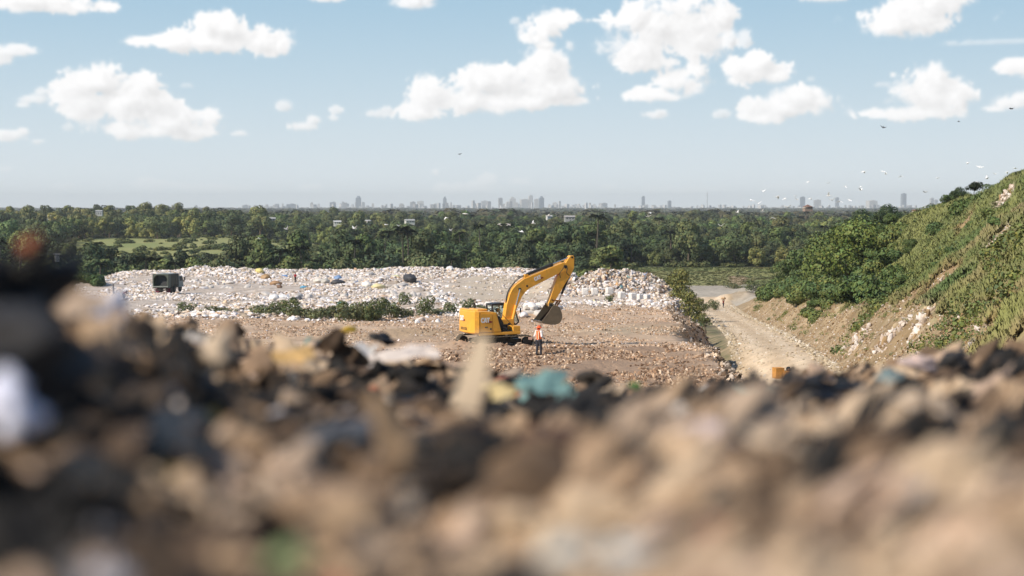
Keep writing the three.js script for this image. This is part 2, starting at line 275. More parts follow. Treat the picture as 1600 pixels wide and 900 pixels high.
  if (d > 1300) f = lerp3([0.045, 0.060, 0.035], [0.10, 0.105, 0.075], clamp(0.5 + 1.2 * fbm(x * 0.0023, d * 0.0012, 4)));
  return { kind: 'forest', color: f };
}
function meadow(x, d) {
  const px = 800 + x / d * 2200;
  let m = 0;
  m = Math.max(m, sm(30, 44, x) * sm(100, 84, x) * sm(330, 345, d) * sm(440, 425, d));        // rough grass past the yard
  m = Math.max(m, bump(px, d, 190, 600, 95, 105, 1) > 0.32 ? 1 : 0, bump(px, d, 375, 620, 150, 120, 1) > 0.32 ? 1 : 0, bump(px, d, 590, 800, 90, 65, 1) > 0.4 ? 1 : 0, bump(px, d, 110, 840, 70, 60, 1) > 0.4 ? 1 : 0, bump(px, d, 720, 700, 50, 60, 1) > 0.4 ? 1 : 0, bump(px, d, 470, 560, 60, 40, 1) > 0.45 ? 0.6 : 0);
  return m;
}

// ------------------------------------------------------------------ ground sheets
function sheets(xs, ds, heightOf, names, mat) {
  const nx = xs.length, nd = ds.length, pos = new Float32Array(nx * nd * 3), col = new Float32Array(nx * nd * 3), uv = new Float32Array(nx * nd * 2), kinds = [], lists = {};
  for (let j = 0, k = 0; j < nd; j++) for (let i = 0; i < nx; i++, k++) {
    const d = ds[j], x = typeof xs[i] === 'function' ? xs[i](d) : xs[i], c = cover(x, d);
    pos.set([x, heightOf(x, d), -d], k * 3); col.set(c.color, k * 3); uv.set([x, d], k * 2); kinds.push(c.kind);
  }
  for (let j = 0; j < nd - 1; j++) for (let i = 0; i < nx - 1; i++) { const a = j * nx + i; (lists[kinds[a]] ??= []).push(a, a + 1, a + nx + 1, a, a + nx + 1, a + nx); }
  const whole = new THREE.BufferGeometry(); whole.setAttribute('position', new THREE.BufferAttribute(pos, 3)); whole.setIndex(Object.values(lists).flatMap((l) => l)); whole.computeVertexNormals();
  for (const [kind, list] of Object.entries(lists)) {
    const map = new Map(), src = [], idx = list.map((v) => { if (!map.has(v)) { map.set(v, src.length); src.push(v); } return map.get(v); });
    const g = new THREE.BufferGeometry(), take = (a, n) => { const o = new Float32Array(src.length * n); src.forEach((v, k) => { for (let c = 0; c < n; c++) o[k * n + c] = a[v * n + c]; }); return new THREE.BufferAttribute(o, n); };
    g.setAttribute('position', take(pos, 3)); g.setAttribute('normal', take(whole.attributes.normal.array, 3)); g.setAttribute('color', take(col, 3)); g.setAttribute('uv', take(uv, 2)); g.setIndex(idx);
    tag(part(names[kind] ?? names.forest, g, mat), null, null, null, 'structure');
  }
}
const span = (a, b, s) => { const n = Math.round((b - a) / s); return Array.from({ length: n + 1 }, (_, i) => a + (b - a) * i / n); };
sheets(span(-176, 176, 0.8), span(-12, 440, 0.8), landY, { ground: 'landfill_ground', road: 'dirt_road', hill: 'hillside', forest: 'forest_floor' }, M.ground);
{
  const ds = []; for (let d = 440; d < 9900; d *= 1.018) ds.push(d); ds.push(9900);
  sheets(Array.from({ length: 141 }, (_, i) => (d) => (i / 70 - 1) * (0.402 * d)), ds, landY, { forest: 'plain' }, M.far);
  const p = new THREE.PlaneGeometry(19000, 19000); p.rotateX(-Math.PI / 2); const cc = new Float32Array(12).fill(0.07); p.setAttribute('color', new THREE.BufferAttribute(cc, 3));
  const o = part('lowland', p, M.far); o.position.y = EYE - 34; tag(o, null, null, null, 'structure');
}
// the heap the photograph is taken from: a finer sheet
{
  const xs = span(-9, 9, 0.07), ds = span(-2.5, 13.5, 0.07), nx = xs.length, pos = [], col = [], idx = [], uv = [];
  for (const d of ds) for (const x of xs) {
    pos.push(x, heapY(x, d) - 0.02, -d); uv.push(x, d);
    const k = clamp(0.5 + 0.9 * fbm(x * 2.2, d * 2.2, 4)), c = lerp3([0.035, 0.026, 0.018], [0.20, 0.145, 0.095], k); col.push(...c);
  }
  for (let j = 0; j < ds.length - 1; j++) for (let i = 0; i < nx - 1; i++) { const a = j * nx + i; idx.push(a, a + 1, a + nx + 1, a, a + nx + 1, a + nx); }
  const g = new THREE.BufferGeometry(); g.setAttribute('position', new THREE.Float32BufferAttribute(pos, 3)); g.setAttribute('color', new THREE.Float32BufferAttribute(col, 3)); g.setAttribute('uv', new THREE.Float32BufferAttribute(uv, 2)); g.setIndex(idx); g.computeVertexNormals();
  tag(part('rubbish_heap_ground', g, M.heap), null, null, null, 'structure');
}

// ------------------------------------------------------------------ plants
const V = (x, y, z) => new THREE.Vector3(x, y, z);
// leaves spread through a crown given as puffs [x, y, z, radius, flatten]; each leaf is a bent pair of triangles
function leaves(seed, puffs, n, size, base, o = {}) {
  const r = rng(seed), pos = [], nor = [], col = [], wsum = puffs.reduce((s, p) => s + p[3] * p[3], 0), dir = V(), nn = V(), t = V(), b = V(), p = V();
  const tones = puffs.map(() => 0.84 + 0.32 * r());
  let made = 0, guard = 0;
  while (made < n && guard++ < n * 6) {
    let w = r() * wsum, k = 0; while ((w -= puffs[k][3] ** 2) > 0 && k < puffs.length - 1) k++;
    const [cx, cy, cz, R, fl = 0.8] = puffs[k];
    dir.set(r() * 2 - 1, r() * 2 - 1, r() * 2 - 1); if (dir.lengthSq() > 1 || dir.lengthSq() < 0.01) continue; dir.normalize();
    if (dir.y < -0.35 && r() < 0.6) continue;
    const lump = vn3(cx + dir.x * 2.1 + seed, cy + dir.y * 2.1, cz + dir.z * 2.1);
    if (lump < -0.35 && r() < 0.75) continue;
    const rad = R * (0.62 + 0.38 * Math.sqrt(r()) + 0.20 * lump);
    p.set(cx + dir.x * rad, cy + dir.y * rad * fl, cz + dir.z * rad);
    nn.set(r() * 2 - 1, r() * 2 - 1, r() * 2 - 1).normalize().multiplyScalar(0.75).add(dir).add(V(0, 0.35, 0)).normalize();
    t.set(r() * 2 - 1, r() * 2 - 1, r() * 2 - 1).cross(nn).normalize(); b.crossVectors(nn, t);
    if (o.droop) t.lerp(V(0, -1, 0), o.droop * r()).normalize();
    const s = size * (0.55 + 0.9 * r()), L = s * (o.long ?? 1.0), W = s * 0.55;
    const A = p.clone().addScaledVector(t, -L * 0.5), B = p.clone().addScaledVector(t, L * 0.5).addScaledVector(nn, -0.15 * L), C1 = p.clone().addScaledVector(b, W).addScaledVector(nn, 0.12 * L), C2 = p.clone().addScaledVector(b, -W).addScaledVector(nn, 0.12 * L);
    const tone = tones[k] * (0.78 + 0.44 * r()), warm = r();
    const c = [base[0] * tone * (0.85 + 0.45 * warm), base[1] * tone, base[2] * tone * (1.1 - 0.3 * warm)];
    for (const q of [A, C2, B, A, B, C1]) { pos.push(q.x, q.y, q.z); nor.push(nn.x * 0.55 + dir.x * 0.45, nn.y * 0.55 + dir.y * 0.45, nn.z * 0.55 + dir.z * 0.45); col.push(...c); }
    made++;
  }
  const g = new THREE.BufferGeometry();
  g.setAttribute('position', new THREE.Float32BufferAttribute(pos, 3)); g.setAttribute('normal', new THREE.Float32BufferAttribute(nor, 3)); g.setAttribute('color', new THREE.Float32BufferAttribute(col, 3));
  return g;
}
function limb(pts, r0, r1, seg = 6) {
  const curve = new THREE.CatmullRomCurve3(pts), n = Math.max(3, pts.length * 2), fr = curve.computeFrenetFrames(n), pos = [], idx = [], uv = [];
  for (let i = 0; i <= n; i++) { const c = curve.getPoint(i / n), R = mix(r0, r1, i / n); for (let k = 0; k <= seg; k++) { const a = k / seg * 2 * Math.PI, q = c.clone().addScaledVector(fr.normals[i], Math.cos(a) * R).addScaledVector(fr.binormals[i], Math.sin(a) * R); pos.push(q.x, q.y, q.z); uv.push(k / seg, i * 0.3); } }
  for (let i = 0; i < n; i++) for (let k = 0; k < seg; k++) { const a = i * (seg + 1) + k, b2 = a + seg + 1; idx.push(a, b2, a + 1, a + 1, b2, b2 + 1); }
  const g = new THREE.BufferGeometry(); g.setAttribute('position', new THREE.Float32BufferAttribute(pos, 3)); g.setAttribute('uv', new THREE.Float32BufferAttribute(uv, 2)); g.setIndex(idx); g.computeVertexNormals(); return g;
}
// a broad-leaved tree of height h and crown half-width w: { trunk, crown }
function treeShape(seed, h, w, n, leaf, base, o = {}) {
  const r = rng(seed), puffs = [], limbs = [], low = o.low ?? 0.35, count = o.puffs ?? 9;
  limbs.push(limb([V(0, -0.6, 0), V((r() - 0.5) * 0.3, h * 0.2, (r() - 0.5) * 0.3), V((r() - 0.5) * 0.7, h * 0.45, (r() - 0.5) * 0.7), V((r() - 0.5) * w * 0.4, h * 0.8, (r() - 0.5) * w * 0.4)], h * 0.03 + 0.04, 0.04));
  for (let k = 0; k < count; k++) {
    const a = (k + r() * 0.7) / count * 6.283 * 1.618, q = Math.sqrt(r()), yy = mix(low, 0.86, r()), narrow = o.dome ? 1 : 1 - 0.55 * Math.max(0, (yy - 0.55) / 0.45);
    const R = w * (0.30 + 0.22 * r()), c = [Math.cos(a) * q * w * 0.72 * narrow, h * yy, Math.sin(a) * q * w * 0.72 * narrow, R, 0.62 + 0.3 * r()];
    puffs.push(c); limbs.push(limb([V(0, h * low * 0.8, 0), V(c[0] * 0.45, h * mix(low, yy, 0.45), c[2] * 0.45), V(c[0], c[1], c[2])], h * 0.013 + 0.02, 0.015, 5));
  }
  puffs.push([0, h * 0.82, 0, w * 0.42, 0.8]);
  return { trunk: join(limbs), crown: leaves(seed + 1, puffs, n, leaf, base, o) };
}
function palmShape(seed, h, n = 14) {
  const r = rng(seed), trunk = limb([V(0, -0.6, 0), V(0.2, h * 0.4, 0.1), V(0.5 * r(), h * 0.8, 0.3), V(0.6 * r(), h, 0.3)], 0.22, 0.13), top = V(0.3, h, 0.3), pos = [], nor = [], col = [];
  for (let k = 0; k < n; k++) {
    const a = k / n * 6.283 + r(), up = 0.2 + 1.0 * r(), L = 2.6 + 1.2 * r(), dirx = Math.cos(a), dirz = Math.sin(a), side = V(-dirz, 0, dirx), tone = 0.7 + 0.6 * r();
    let prev = top.clone(), pv = null;
    for (let i = 1; i <= 7; i++) {
      const s = i / 7, c = V(top.x + dirx * L * s * Math.cos(up * 0.5), top.y + L * (Math.sin(up) * s - 1.15 * s * s * (0.6 + 0.4 * up)), top.z + dirz * L * s * Math.cos(up * 0.5)), w = 0.5 * Math.sin(Math.PI * (0.12 + 0.86 * s));
      for (const sg of [-1, 1]) {   // drooping leaflets on both sides of the rib
        const tip = c.clone().addScaledVector(side, sg * w).add(V(dirx * 0.25, -0.42 * w - 0.1, dirz * 0.25));
        for (const q of sg > 0 ? [prev, c, tip] : [c, prev, tip]) { pos.push(q.x, q.y, q.z); nor.push(sg * side.x * 0.4, 0.85, sg * side.z * 0.4); col.push(0.055 * tone, 0.085 * tone, 0.03 * tone); }
      }
      prev = c;
    }
  }
  const g = new THREE.BufferGeometry(); g.setAttribute('position', new THREE.Float32BufferAttribute(pos, 3)); g.setAttribute('normal', new THREE.Float32BufferAttribute(nor, 3)); g.setAttribute('color', new THREE.Float32BufferAttribute(col, 3));
  return { trunk, crown: g };
}
const FOLIAGE = [[0.090, 0.135, 0.042], [0.128, 0.165, 0.048], [0.064, 0.102, 0.038], [0.145, 0.180, 0.056], [0.102, 0.132, 0.052], [0.054, 0.086, 0.037]];
const KINDS = [
  treeShape(11, 8.5, 4.2, 2470, 0.48, FOLIAGE[0], { dome: true, puffs: 12 }), treeShape(23, 9.5, 3.6, 2340, 0.45, FOLIAGE[1], { puffs: 10 }), treeShape(31, 7.5, 4.6, 2470, 0.50, FOLIAGE[2], { dome: true, low: 0.3, puffs: 13 }),
  treeShape(43, 7.0, 3.4, 2210, 0.43, FOLIAGE[3], { low: 0.25, puffs: 10 }), treeShape(57, 10.5, 4.4, 2600, 0.50, FOLIAGE[4], { puffs: 13 }), treeShape(61, 9, 4.0, 2470, 0.46, FOLIAGE[5], { dome: true, low: 0.25, puffs: 12 }),
];
const PALMS = [palmShape(3, 8.5), palmShape(8, 10), palmShape(15, 7)];
function tree(name, label, category, group, shape, pos, size, turn, leafMat = M.leaf) {
  const t = thing(name, pos, turn); t.scale.setScalar(size); part('trunk', shape.trunk, M.bark, t); part('crown', shape.crown, leafMat, t); return tag(t, label, category, group);
}
// the belt of trees behind the landfill, one by one; the wood that climbs to the ridge behind them is one mass
{
  const r = rng(400), spots = [], cell = new Map();
  const free = (x, d, s) => { const i = Math.floor(x / s), j = Math.floor(d / s); for (let a = -1; a <= 1; a++) for (let b = -1; b <= 1; b++) for (const q of cell.get((i + a) + ',' + (j + b)) ?? []) if (Math.hypot(q[0] - x, q[1] - d) < s) return false; const k = i + ',' + j; (cell.get(k) ?? cell.set(k, []).get(k)).push([x, d]); return true; };
  for (let k = 0; k < 26000; k++) {
    const d = 312 + 860 * Math.pow(r(), 0.85), x = (r() * 2 - 1) * 0.41 * d, s = 4.6 + (d - 300) * 0.0034;
    if (terraceMask(x, d) > 0.02 || meadow(x, d) > 0.25) continue;
    const rr = x - roadC(Math.min(d, 330)) - 5;
    if (d < 440 && x > 26 && rr < 14) continue;
    if (d < 400 && rr > 0 && rr < 20) continue;
    if (!free(x, d, s)) continue;
    spots.push([x, d, r(), r(), r()]);
  }
  for (let k = 0; k < 120; k++) { const d = 262 + 60 * r(), x = -84 - 40 * r(); if (terraceMask(x, d) < 0.02 && free(x, d, 5)) spots.push([x, d, r(), r(), r()]); }
  spots.sort((a, b) => a[1] - b[1]);
  const near = new Map(), far = KINDS.map(() => []), farPalm = PALMS.map(() => []);
  const NEARS = 255;
  spots.forEach(([x, d, a, b, c], i) => {
    const palm = a < (x < 40 && d < 470 ? 0.16 : 0.04), k = palm ? Math.floor(b * 3) : Math.floor(Math.min(0.999, Math.max(0, b + 0.35 * vn(x * 0.02, d * 0.02))) * 6), edge = d < 325 ? 0.62 : 1;
    let size = (palm ? 0.9 + 0.3 * c : 0.55 + 0.8 * c * (0.4 + 0.6 * a)) * edge * (1 + 0.25 * vn(x * 0.03 + 9, d * 0.03));
    if (d > 400 && d < 640 && (meadow(x * (1 + 60 / d), d + 60) > 0.25 || meadow(x * (1 + 130 / d), d + 130) > 0.25)) size *= 0.42;
    if (i < NEARS) {
      const key = (palm ? 'p' : 't') + k, pos = place(x, d, -0.2);
      if (near.has(key)) { const o = copyOf(near.get(key), palm ? 'palm_tree' : 'belt_tree'); o.position.copy(pos); o.rotation.y = c * 20; o.scale.setScalar(size); }
      else near.set(key, palm ? tree('palm_tree', 'green palm in the dark belt of trees right behind the landfill', 'palm tree', 'palms in the tree belt behind the landfill', PALMS[k], pos, size, c * 20, M.leafFar) : tree('belt_tree', 'dark green tree in the belt of woodland right behind the rubbish field', 'tree', 'trees in the belt behind the landfill', KINDS[k], pos, size, c * 20, M.leafFar));
    } else (palm ? farPalm : far)[k].push([x, d, size, c]);
  });
  const m4 = new THREE.Matrix4(), q = new THREE.Quaternion(), up = V(0, 1, 0), tint = new THREE.Color();
  const paint = (g, c) => { const n = g.attributes.position.count, a = new Float32Array(n * 3); for (let i = 0; i < n; i++) a.set(c, i * 3); g.setAttribute('color', new THREE.BufferAttribute(a, 3)); return g; };
  const both = (s) => { const t = paint(s.trunk.toNonIndexed(), [0.09, 0.07, 0.05]); t.deleteAttribute('uv'); return mergeGeometries([t, s.crown]); };
  const mass = (list, shape, name) => {
    if (!list.length) return;
    const im = new THREE.InstancedMesh(both(shape), M.leafFar, list.length);
    list.forEach(([x, d, s, c], i) => { m4.compose(place(x, d, -0.2), q.setFromAxisAngle(up, c * 30), V(s, s * (0.85 + 0.3 * c), s)); im.setMatrixAt(i, m4); const t = 0.8 + 0.5 * vn(x * 0.011, d * 0.011 + 4) + 0.3 * c; im.setColorAt(i, tint.setRGB(t * (1 + 0.25 * vn(x * 0.02, d * 0.02)), t, t * 0.95)); });
    im.name = numbered(name); shade(im); scene.add(im); tag(im, 'dense far woodland of mixed trees climbing to the ridge below the skyline', 'woodland', 'far woodland rising to the ridge', 'stuff');
  };
  far.forEach((l, k) => mass(l, KINDS[k], 'far_woodland')); farPalm.forEach((l, k) => mass(l, PALMS[k], 'far_palm_wood'));
  // low growth along the foot of the belt, in the meadows and on the plain beyond the ridge
  const shrub = leaves(77, [[0, 0.5, 0, 1.0, 0.7], [0.8, 0.4, 0.3, 0.7, 0.7], [-0.7, 0.5, -0.2, 0.8, 0.7]], 130, 0.42, [0.06, 0.08, 0.028]);
  const sh = []; for (let k = 0; k < 9000; k++) { const d = 306 + 600 * Math.pow(r(), 2.2), x = (r() * 2 - 1) * 0.41 * d; if (terraceMask(x, d) > 0.35 || (x > 25 && d < 392 && x - roadC(d) - 6 < 8) || (meadow(x, d) > 0.3 && r() < (x > 25 && d < 440 ? 0.97 : 0.6))) continue; sh.push([x, d, 0.5 + 1.3 * r(), r()]); }
  const si = new THREE.InstancedMesh(shrub, M.leafFar, sh.length); sh.forEach(([x, d, s, c], i) => { const mm = meadow(x, d) > 0.3 ? 1.25 : 1; m4.compose(place(x, d, -0.1), q.setFromAxisAngle(up, c * 30), V(s * 1.3, s, s * 1.3)); si.setMatrixAt(i, m4); si.setColorAt(i, tint.setRGB(mm * (0.8 + 0.6 * c), mm * (0.9 + 0.3 * c), 0.9)); });
  si.name = 'undergrowth'; shade(si); scene.add(si); tag(si, 'low scrub at the foot of the woodland and in its clearings', 'undergrowth', null, 'stuff');
  const pl = []; for (let k = 0; k < 5200; k++) { const d = 1350 + 7200 * Math.pow(r(), 1.3), x = (r() * 2 - 1) * 0.40 * d; pl.push([x, d, 1.2 + 2.2 * r(), r()]); }
  const pi = new THREE.InstancedMesh(shrub, M.leafFar, pl.length); pl.forEach(([x, d, s, c], i) => { const e = d > 3000 ? 3.2 : 1.6; m4.compose(place(x, d, -0.5), q.setFromAxisAngle(up, c * 30), V(s * 3.2 * e, s * 2.2 * Math.min(e, 2), s * 3.2 * e)); pi.setMatrixAt(i, m4); pi.setColorAt(i, tint.setRGB(0.8 + 0.4 * c, 0.85, 0.9)); });
  pi.name = 'plain_trees'; shade(pi); scene.add(pi); tag(pi, 'hazy tree cover of the plain between the ridge and the city', 'woodland', null, 'stuff');
}
// the overgrown hill on the right
const HILLTREES = [
  treeShape(101, 9, 6.2, 12500, 0.27, [0.14, 0.195, 0.046], { dome: true, low: 0.22, puffs: 17 }), treeShape(113, 8, 4.2, 8000, 0.27, [0.090, 0.140, 0.040], { low: 0.2, puffs: 15 }), treeShape(127, 7, 4.4, 8000, 0.27, [0.052, 0.088, 0.032], { dome: true, low: 0.2, puffs: 15 }),
  treeShape(139, 6, 3.6, 7000, 0.27, [0.10, 0.155, 0.046], { dome: true, low: 0.1, puffs: 14 }),
];
const onHill = (px, d, r0) => { const x = (px - 800) / 2200 * d; return place(x, d, -0.25); };
const HT = [   // px, d, py of the top, kind, what it looks like
  [1328, 205, 338, 0, 'tall light green broad tree rising highest from the thicket right of the road'], [1390, 212, 330, 1, 'mid green tree directly right of the tall light green tree on the hill'], [1290, 226, 362, 1, 'rounded green tree left behind the tall light green tree'],
  [1385, 250, 319, 2, 'broad dark green tree crown behind the tall light tree, against the haze'], [1345, 262, 327, 2, 'dark crown behind the thicket just left of the hill ridge'], [1428, 232, 336, 2, 'dark rounded tree on the hill shoulder below the ridge line'],
  [1425, 176, 388, 1, 'upright vine-hung tree at the right end of the thicket above the bare soil'], [1462, 222, 318, 2, 'dark tree on the skyline where the hill starts to climb'], [1496, 200, 332, 2, 'dark bush-like tree on the upper slope right of the skyline dip'],
  [1262, 243, 385, 3, 'leafy tree at the left foot of the thicket beside the gravel yard'], [1235, 262, 400, 1, 'small green tree at the far left end of the hillside thicket'], [1478, 184, 346, 3, 'green clump of tree halfway up the hill, shaded on its right'],
  [1530, 150, 366, 2, 'dark shrub tree standing in the bright grass of the upper hill'], [1552, 142, 388, 3, 'smaller green shrub tree right of the dark shrub on the upper hill'],
];
{
  const first = new Map();
  for (const [px, d, py, k, label] of HT) {
    const p = onHill(px, d), s = clamp((at(px, py, d).y - p.y) / [9.4, 8.2, 7.4, 6.3][k], 0.3, 1.5); p.y -= 0.3 * s;
    if (first.has(k)) { const o = copyOf(first.get(k), 'hillside_tree'); o.position.copy(p); o.rotation.y = px; o.scale.setScalar(s); o.userData.label = label; }
    else first.set(k, tree('hillside_tree', label, 'tree', null, HILLTREES[k], p, s, px));
  }
  const lone = treeShape(151, 4.0, 2.3, 1500, 0.30, [0.030, 0.045, 0.018], { low: 0.6, puffs: 9, dome: true });
  let ld = 130, best = -9; for (let d = 120; d < 200; d += 0.5) { const e = (landY((1521 - 800) / 2200 * d, d) - EYE) / d; if (e > best) { best = e; ld = d; } } tree('lone_tree', 'small lone dark tree standing on the skyline of the hill', 'tree', null, lone, onHill(1521, ld), 0.50, 1.2);
  // vine-covered bushes
  const r = rng(510), kinds = [0, 1, 2].map((k) => leaves(600 + k, Array.from({ length: 8 }, (_, i) => [Math.cos(i * 2.4) * 1.1 * Math.sqrt(i / 8), 0.5 + 0.9 * ((i * 37 % 10) / 10), Math.sin(i * 2.4) * 1.1 * Math.sqrt(i / 8), 0.75, 0.8]), 2600, 0.19, [[0.115, 0.180, 0.052], [0.090, 0.150, 0.048], [0.155, 0.200, 0.056]][k]));
  let bush0 = [null, null, null], n = 0;
  const stems = limb([V(0, -0.5, 0), V(0.1, 0.4, 0), V(0.2, 1.1, 0.1)], 0.07, 0.03);
  for (let k = 0; k < 2600 && n < 230; k++) {
    const px = 1195 + 330 * r(), d = 140 + 150 * r(), x = (px - 800) / 2200 * d, rr = x - roadC(d) - roadHalf(d);
    if (rr < 2.6 + 2.5 * r() || rr > 26) continue;
    const inThicket = sm(118, 160, d + 8 * vn(x * 0.2, d * 0.2)) * sm(22, 13, rr - 0.04 * (d - 150)) ;
    if (r() > inThicket * 0.98 + 0.02) continue;
    if (px > 1425 && r() < 0.75) continue; const s = (0.6 + 0.75 * r()) * (rr < 9 ? 1.15 : 1.1) * (px > 1400 ? 0.7 : 1), kk = Math.floor(r() * 3), p = place(x, d, -0.2);
    let o = bush0[kk];
    if (!o) { o = bush0[kk] = thing('vine_bush'); part('foliage', kinds[kk], M.leaf, o); part('stem', stems, M.bark, o); tag(o, 'green vine-covered bush in the thicket on the slope right of the dirt road', 'bush', 'bushes of the thicket right of the road'); }
    else o = copyOf(o, 'vine_bush');
    o.position.copy(p); o.rotation.y = r() * 6; o.scale.set(s, s * (0.8 + 0.5 * r()), s); n++;
  }
  const DOT = [[1468, 118, 0.62, 'small dark bush on the grassy slope above the rubble bank'], [1490, 116, 0.42, 'smallest bush right of the small dark bush on the grassy slope'], [1548, 122, 0.6, 'bush beside the ridge of bare soil on the right grassy slope'], [1560, 104, 0.5, 'low bush on the grass at the right edge of the picture'], [1555, 150, 0.45, 'dark bush under the bare track on the upper hill'], [1575, 128, 0.5, 'low green bush near the right edge, mid hill'], [1520, 128, 0.55, 'green bush in the middle of the grassy slope']];
  DOT.forEach(([px, d, s, label], i) => { const o = copyOf(bush0[i % 3], 'slope_bush'); o.position.copy(onHill(px, d)); o.scale.setScalar(s); o.rotation.y = i; o.userData.label = label; delete o.userData.group; });
  for (let i = 0; i < 16; i++) { const o = copyOf(bush0[i % 3], 'edge_bush'), px = 62 + 88 * r(), d = 236 + 26 * r(), s = (1.3 + 0.9 * r()) * (px > 125 ? 0.6 : 1); o.position.copy(onLand(px, d, -0.3)); o.scale.set(s, s, s); o.rotation.y = i; tag(o, 'leafy bush at the far left end of the rubbish field, behind the black near heap', 'bush', 'bushes at the left end of the rubbish field'); }
  // bushes on the landfill and along the road: px, d, size, kind, label
  const scrubA = leaves(701, Array.from({ length: 9 }, (_, i) => [(i - 4) * 0.42 + 0.2 * Math.sin(i * 5), 0.35 + 0.35 * Math.abs(Math.sin(i * 3.3)), Math.sin(i * 2.2) * 0.5, 0.45 + 0.2 * Math.abs(Math.sin(i * 7)), 0.9]), 900, 0.13, [0.150, 0.175, 0.080], { long: 1.6 });
  const scrubB = leaves(702, Array.from({ length: 8 }, (_, i) => [Math.cos(i * 2.4) * 0.7, 0.4 + i * 0.17, Math.sin(i * 2.4) * 0.6, 0.5, 0.9]), 950, 0.12, [0.120, 0.155, 0.062], { long: 1.4 });
  const tall = leaves(703, Array.from({ length: 12 }, (_, i) => [Math.cos(i * 2.4) * 0.9 * (1 - i / 16), 0.7 + i * 0.34, Math.sin(i * 2.4) * 0.9 * (1 - i / 16), 0.75, 0.9]), 1900, 0.15, [0.200, 0.215, 0.066], { long: 1.5 });
  const twig = join([0, 1, 2, 3, 4].map((i) => limb([V(0, -0.3, 0), V(Math.cos(i * 1.3) * 0.3, 0.5, Math.sin(i * 1.3) * 0.3), V(Math.cos(i * 1.3) * 0.7, 1.2, Math.sin(i * 1.3) * 0.6)], 0.03, 0.01, 4)));
  const protos = new Map();
  const scrub = (name, shape, px, d, s, label, cat = 'bush') => {
    let o = protos.get(shape);
    if (!o) { o = thing(name); part('foliage', shape, M.leaf, o); part('stem', twig, M.bark, o); protos.set(shape, o); } else o = copyOf(o, name);
    o.position.copy(onLand(px, d, -0.12)); o.rotation.y = (px * 7) % 6; o.scale.set(...(Array.isArray(s) ? s : [s, s, s])); tag(o, label, cat); return o;
  };
  scrub('scrub_bush', scrubA, 505, 139, [1.1, 1.05, 1], 'grey-green scrub at the left end of the bush row before the rubbish field');
  scrub('scrub_bush', scrubB, 540, 140, [1.3, 0.95, 1], 'dense scrub bush in the row left of the excavator, second from its left end'); scrub('scrub_bush', scrubA, 478, 140, [1.2, 1.0, 1], 'scrub joining the bright green bush to the long bush row'); scrub('scrub_bush', scrubB, 430, 143, [1.0, 0.8, 1], 'low green scrub just left of the bright green scrub'); scrub('scrub_bush', scrubB, 586, 137, [1.2, 1.2, 1], 'front scrub bush in the densest part of the row left of the excavator'); scrub('scrub_bush', scrubA, 556, 137, [1.3, 1.3, 1], 'broad front scrub bush left of the densest part of the row'); scrub('scrub_bush', scrubA, 572, 139, [1.1, 1.5, 1], 'tallest grey-green scrub bush in the middle of the row left of the excavator');
  scrub('scrub_bush', scrubB, 606, 141, [1.2, 1.0, 1], 'round scrub bush near the right end of the row left of the excavator'); scrub('scrub_bush', scrubA, 628, 142, [0.7, 0.9, 0.8], 'small scrub at the right end of the bush row before the rubbish field');
  scrub('scrub_bush', scrubB, 453, 142, [1.1, 1.0, 1], 'bright green scrub left of the bush row, above the near rubbish'); scrub('scrub_bush', scrubA, 410, 143, [1.1, 0.9, 1], 'pale scrub patch left of the bright green scrub'); scrub('scrub_bush', scrubA, 345, 146, [0.9, 0.8, 1], 'small yellowish scrub at the far left foot of the rubbish field'); scrub('scrub_bush', scrubB, 290, 146, [0.8, 0.7, 1], 'leftmost small scrub showing over the near rubbish');
  scrub('scrub_bush', scrubB, 632, 158, [0.7, 0.8, 0.7], 'small round bush in white rubbish behind the bush row'); scrub('scrub_bush', scrubB, 664, 146, [0.95, 1.15, 1], 'dark bush on the soil ridge left of the excavator'); scrub('scrub_bush', scrubA, 686, 148, [0.7, 0.6, 0.8], 'low bush just right of the dark bush on the soil ridge');
  scrub('scrub_bush', scrubB, 704, 150, [0.8, 0.7, 0.8], 'green bush close behind the counterweight of the excavator'); scrub('scrub_bush', scrubB, 731, 156, [0.85, 0.75, 0.8], 'green bush behind the engine cover, left of the cab'); scrub('scrub_bush', scrubA, 752, 158, [0.6, 0.65, 0.7], 'small pale bush directly left of the excavator cab');
  scrub('scrub_bush', scrubB, 952, 187, [0.55, 0.65, 0.6], 'dark low bush between the white big bags before the rubbish pile'); scrub('scrub_bush', scrubA, 962, 186, [0.8, 0.4, 0.6], 'flat dark scrub lying before the white big bags');
  for (const [px, d, s, label] of [[1050, 214, [1.25, 1.15, 1.1], 'pale green tall shrub at the right end of the big rubbish pile'], [1066, 200, [1.3, 1.2, 1.2], 'tall yellow-green shrub between the terrace edge and the road'], [1078, 182, [1.15, 1.0, 1.1], 'mid green shrub below the tall yellow-green shrub beside the road'], [1060, 232, [1.5, 1.25, 1.2], 'far pale shrub behind the tall shrubs at the road'], [1092, 196, [0.9, 0.75, 0.9], 'shrub leaning over the left edge of the dirt road']]) scrub('roadside_shrub', tall, px, d, s, label, 'shrub');
  scrub('roadside_shrub', scrubB, 1102, 262, [1.0, 0.9, 1], 'round dark shrub at the bend of the road near the walker', 'shrub'); scrub('roadside_shrub', scrubB, 1117, 272, [1.1, 1.1, 1], 'dark shrub next to the person carrying a load on the road', 'shrub');
  scrub('roadside_shrub', scrubB, 1088, 148, [0.9, 0.8, 0.9], 'shrub below the tall shrubs on the slope between terrace and road', 'shrub'); scrub('roadside_shrub', scrubA, 1098, 138, [0.8, 0.6, 0.8], 'low scrub on the shaded terrace slope left of the sapling', 'shrub');
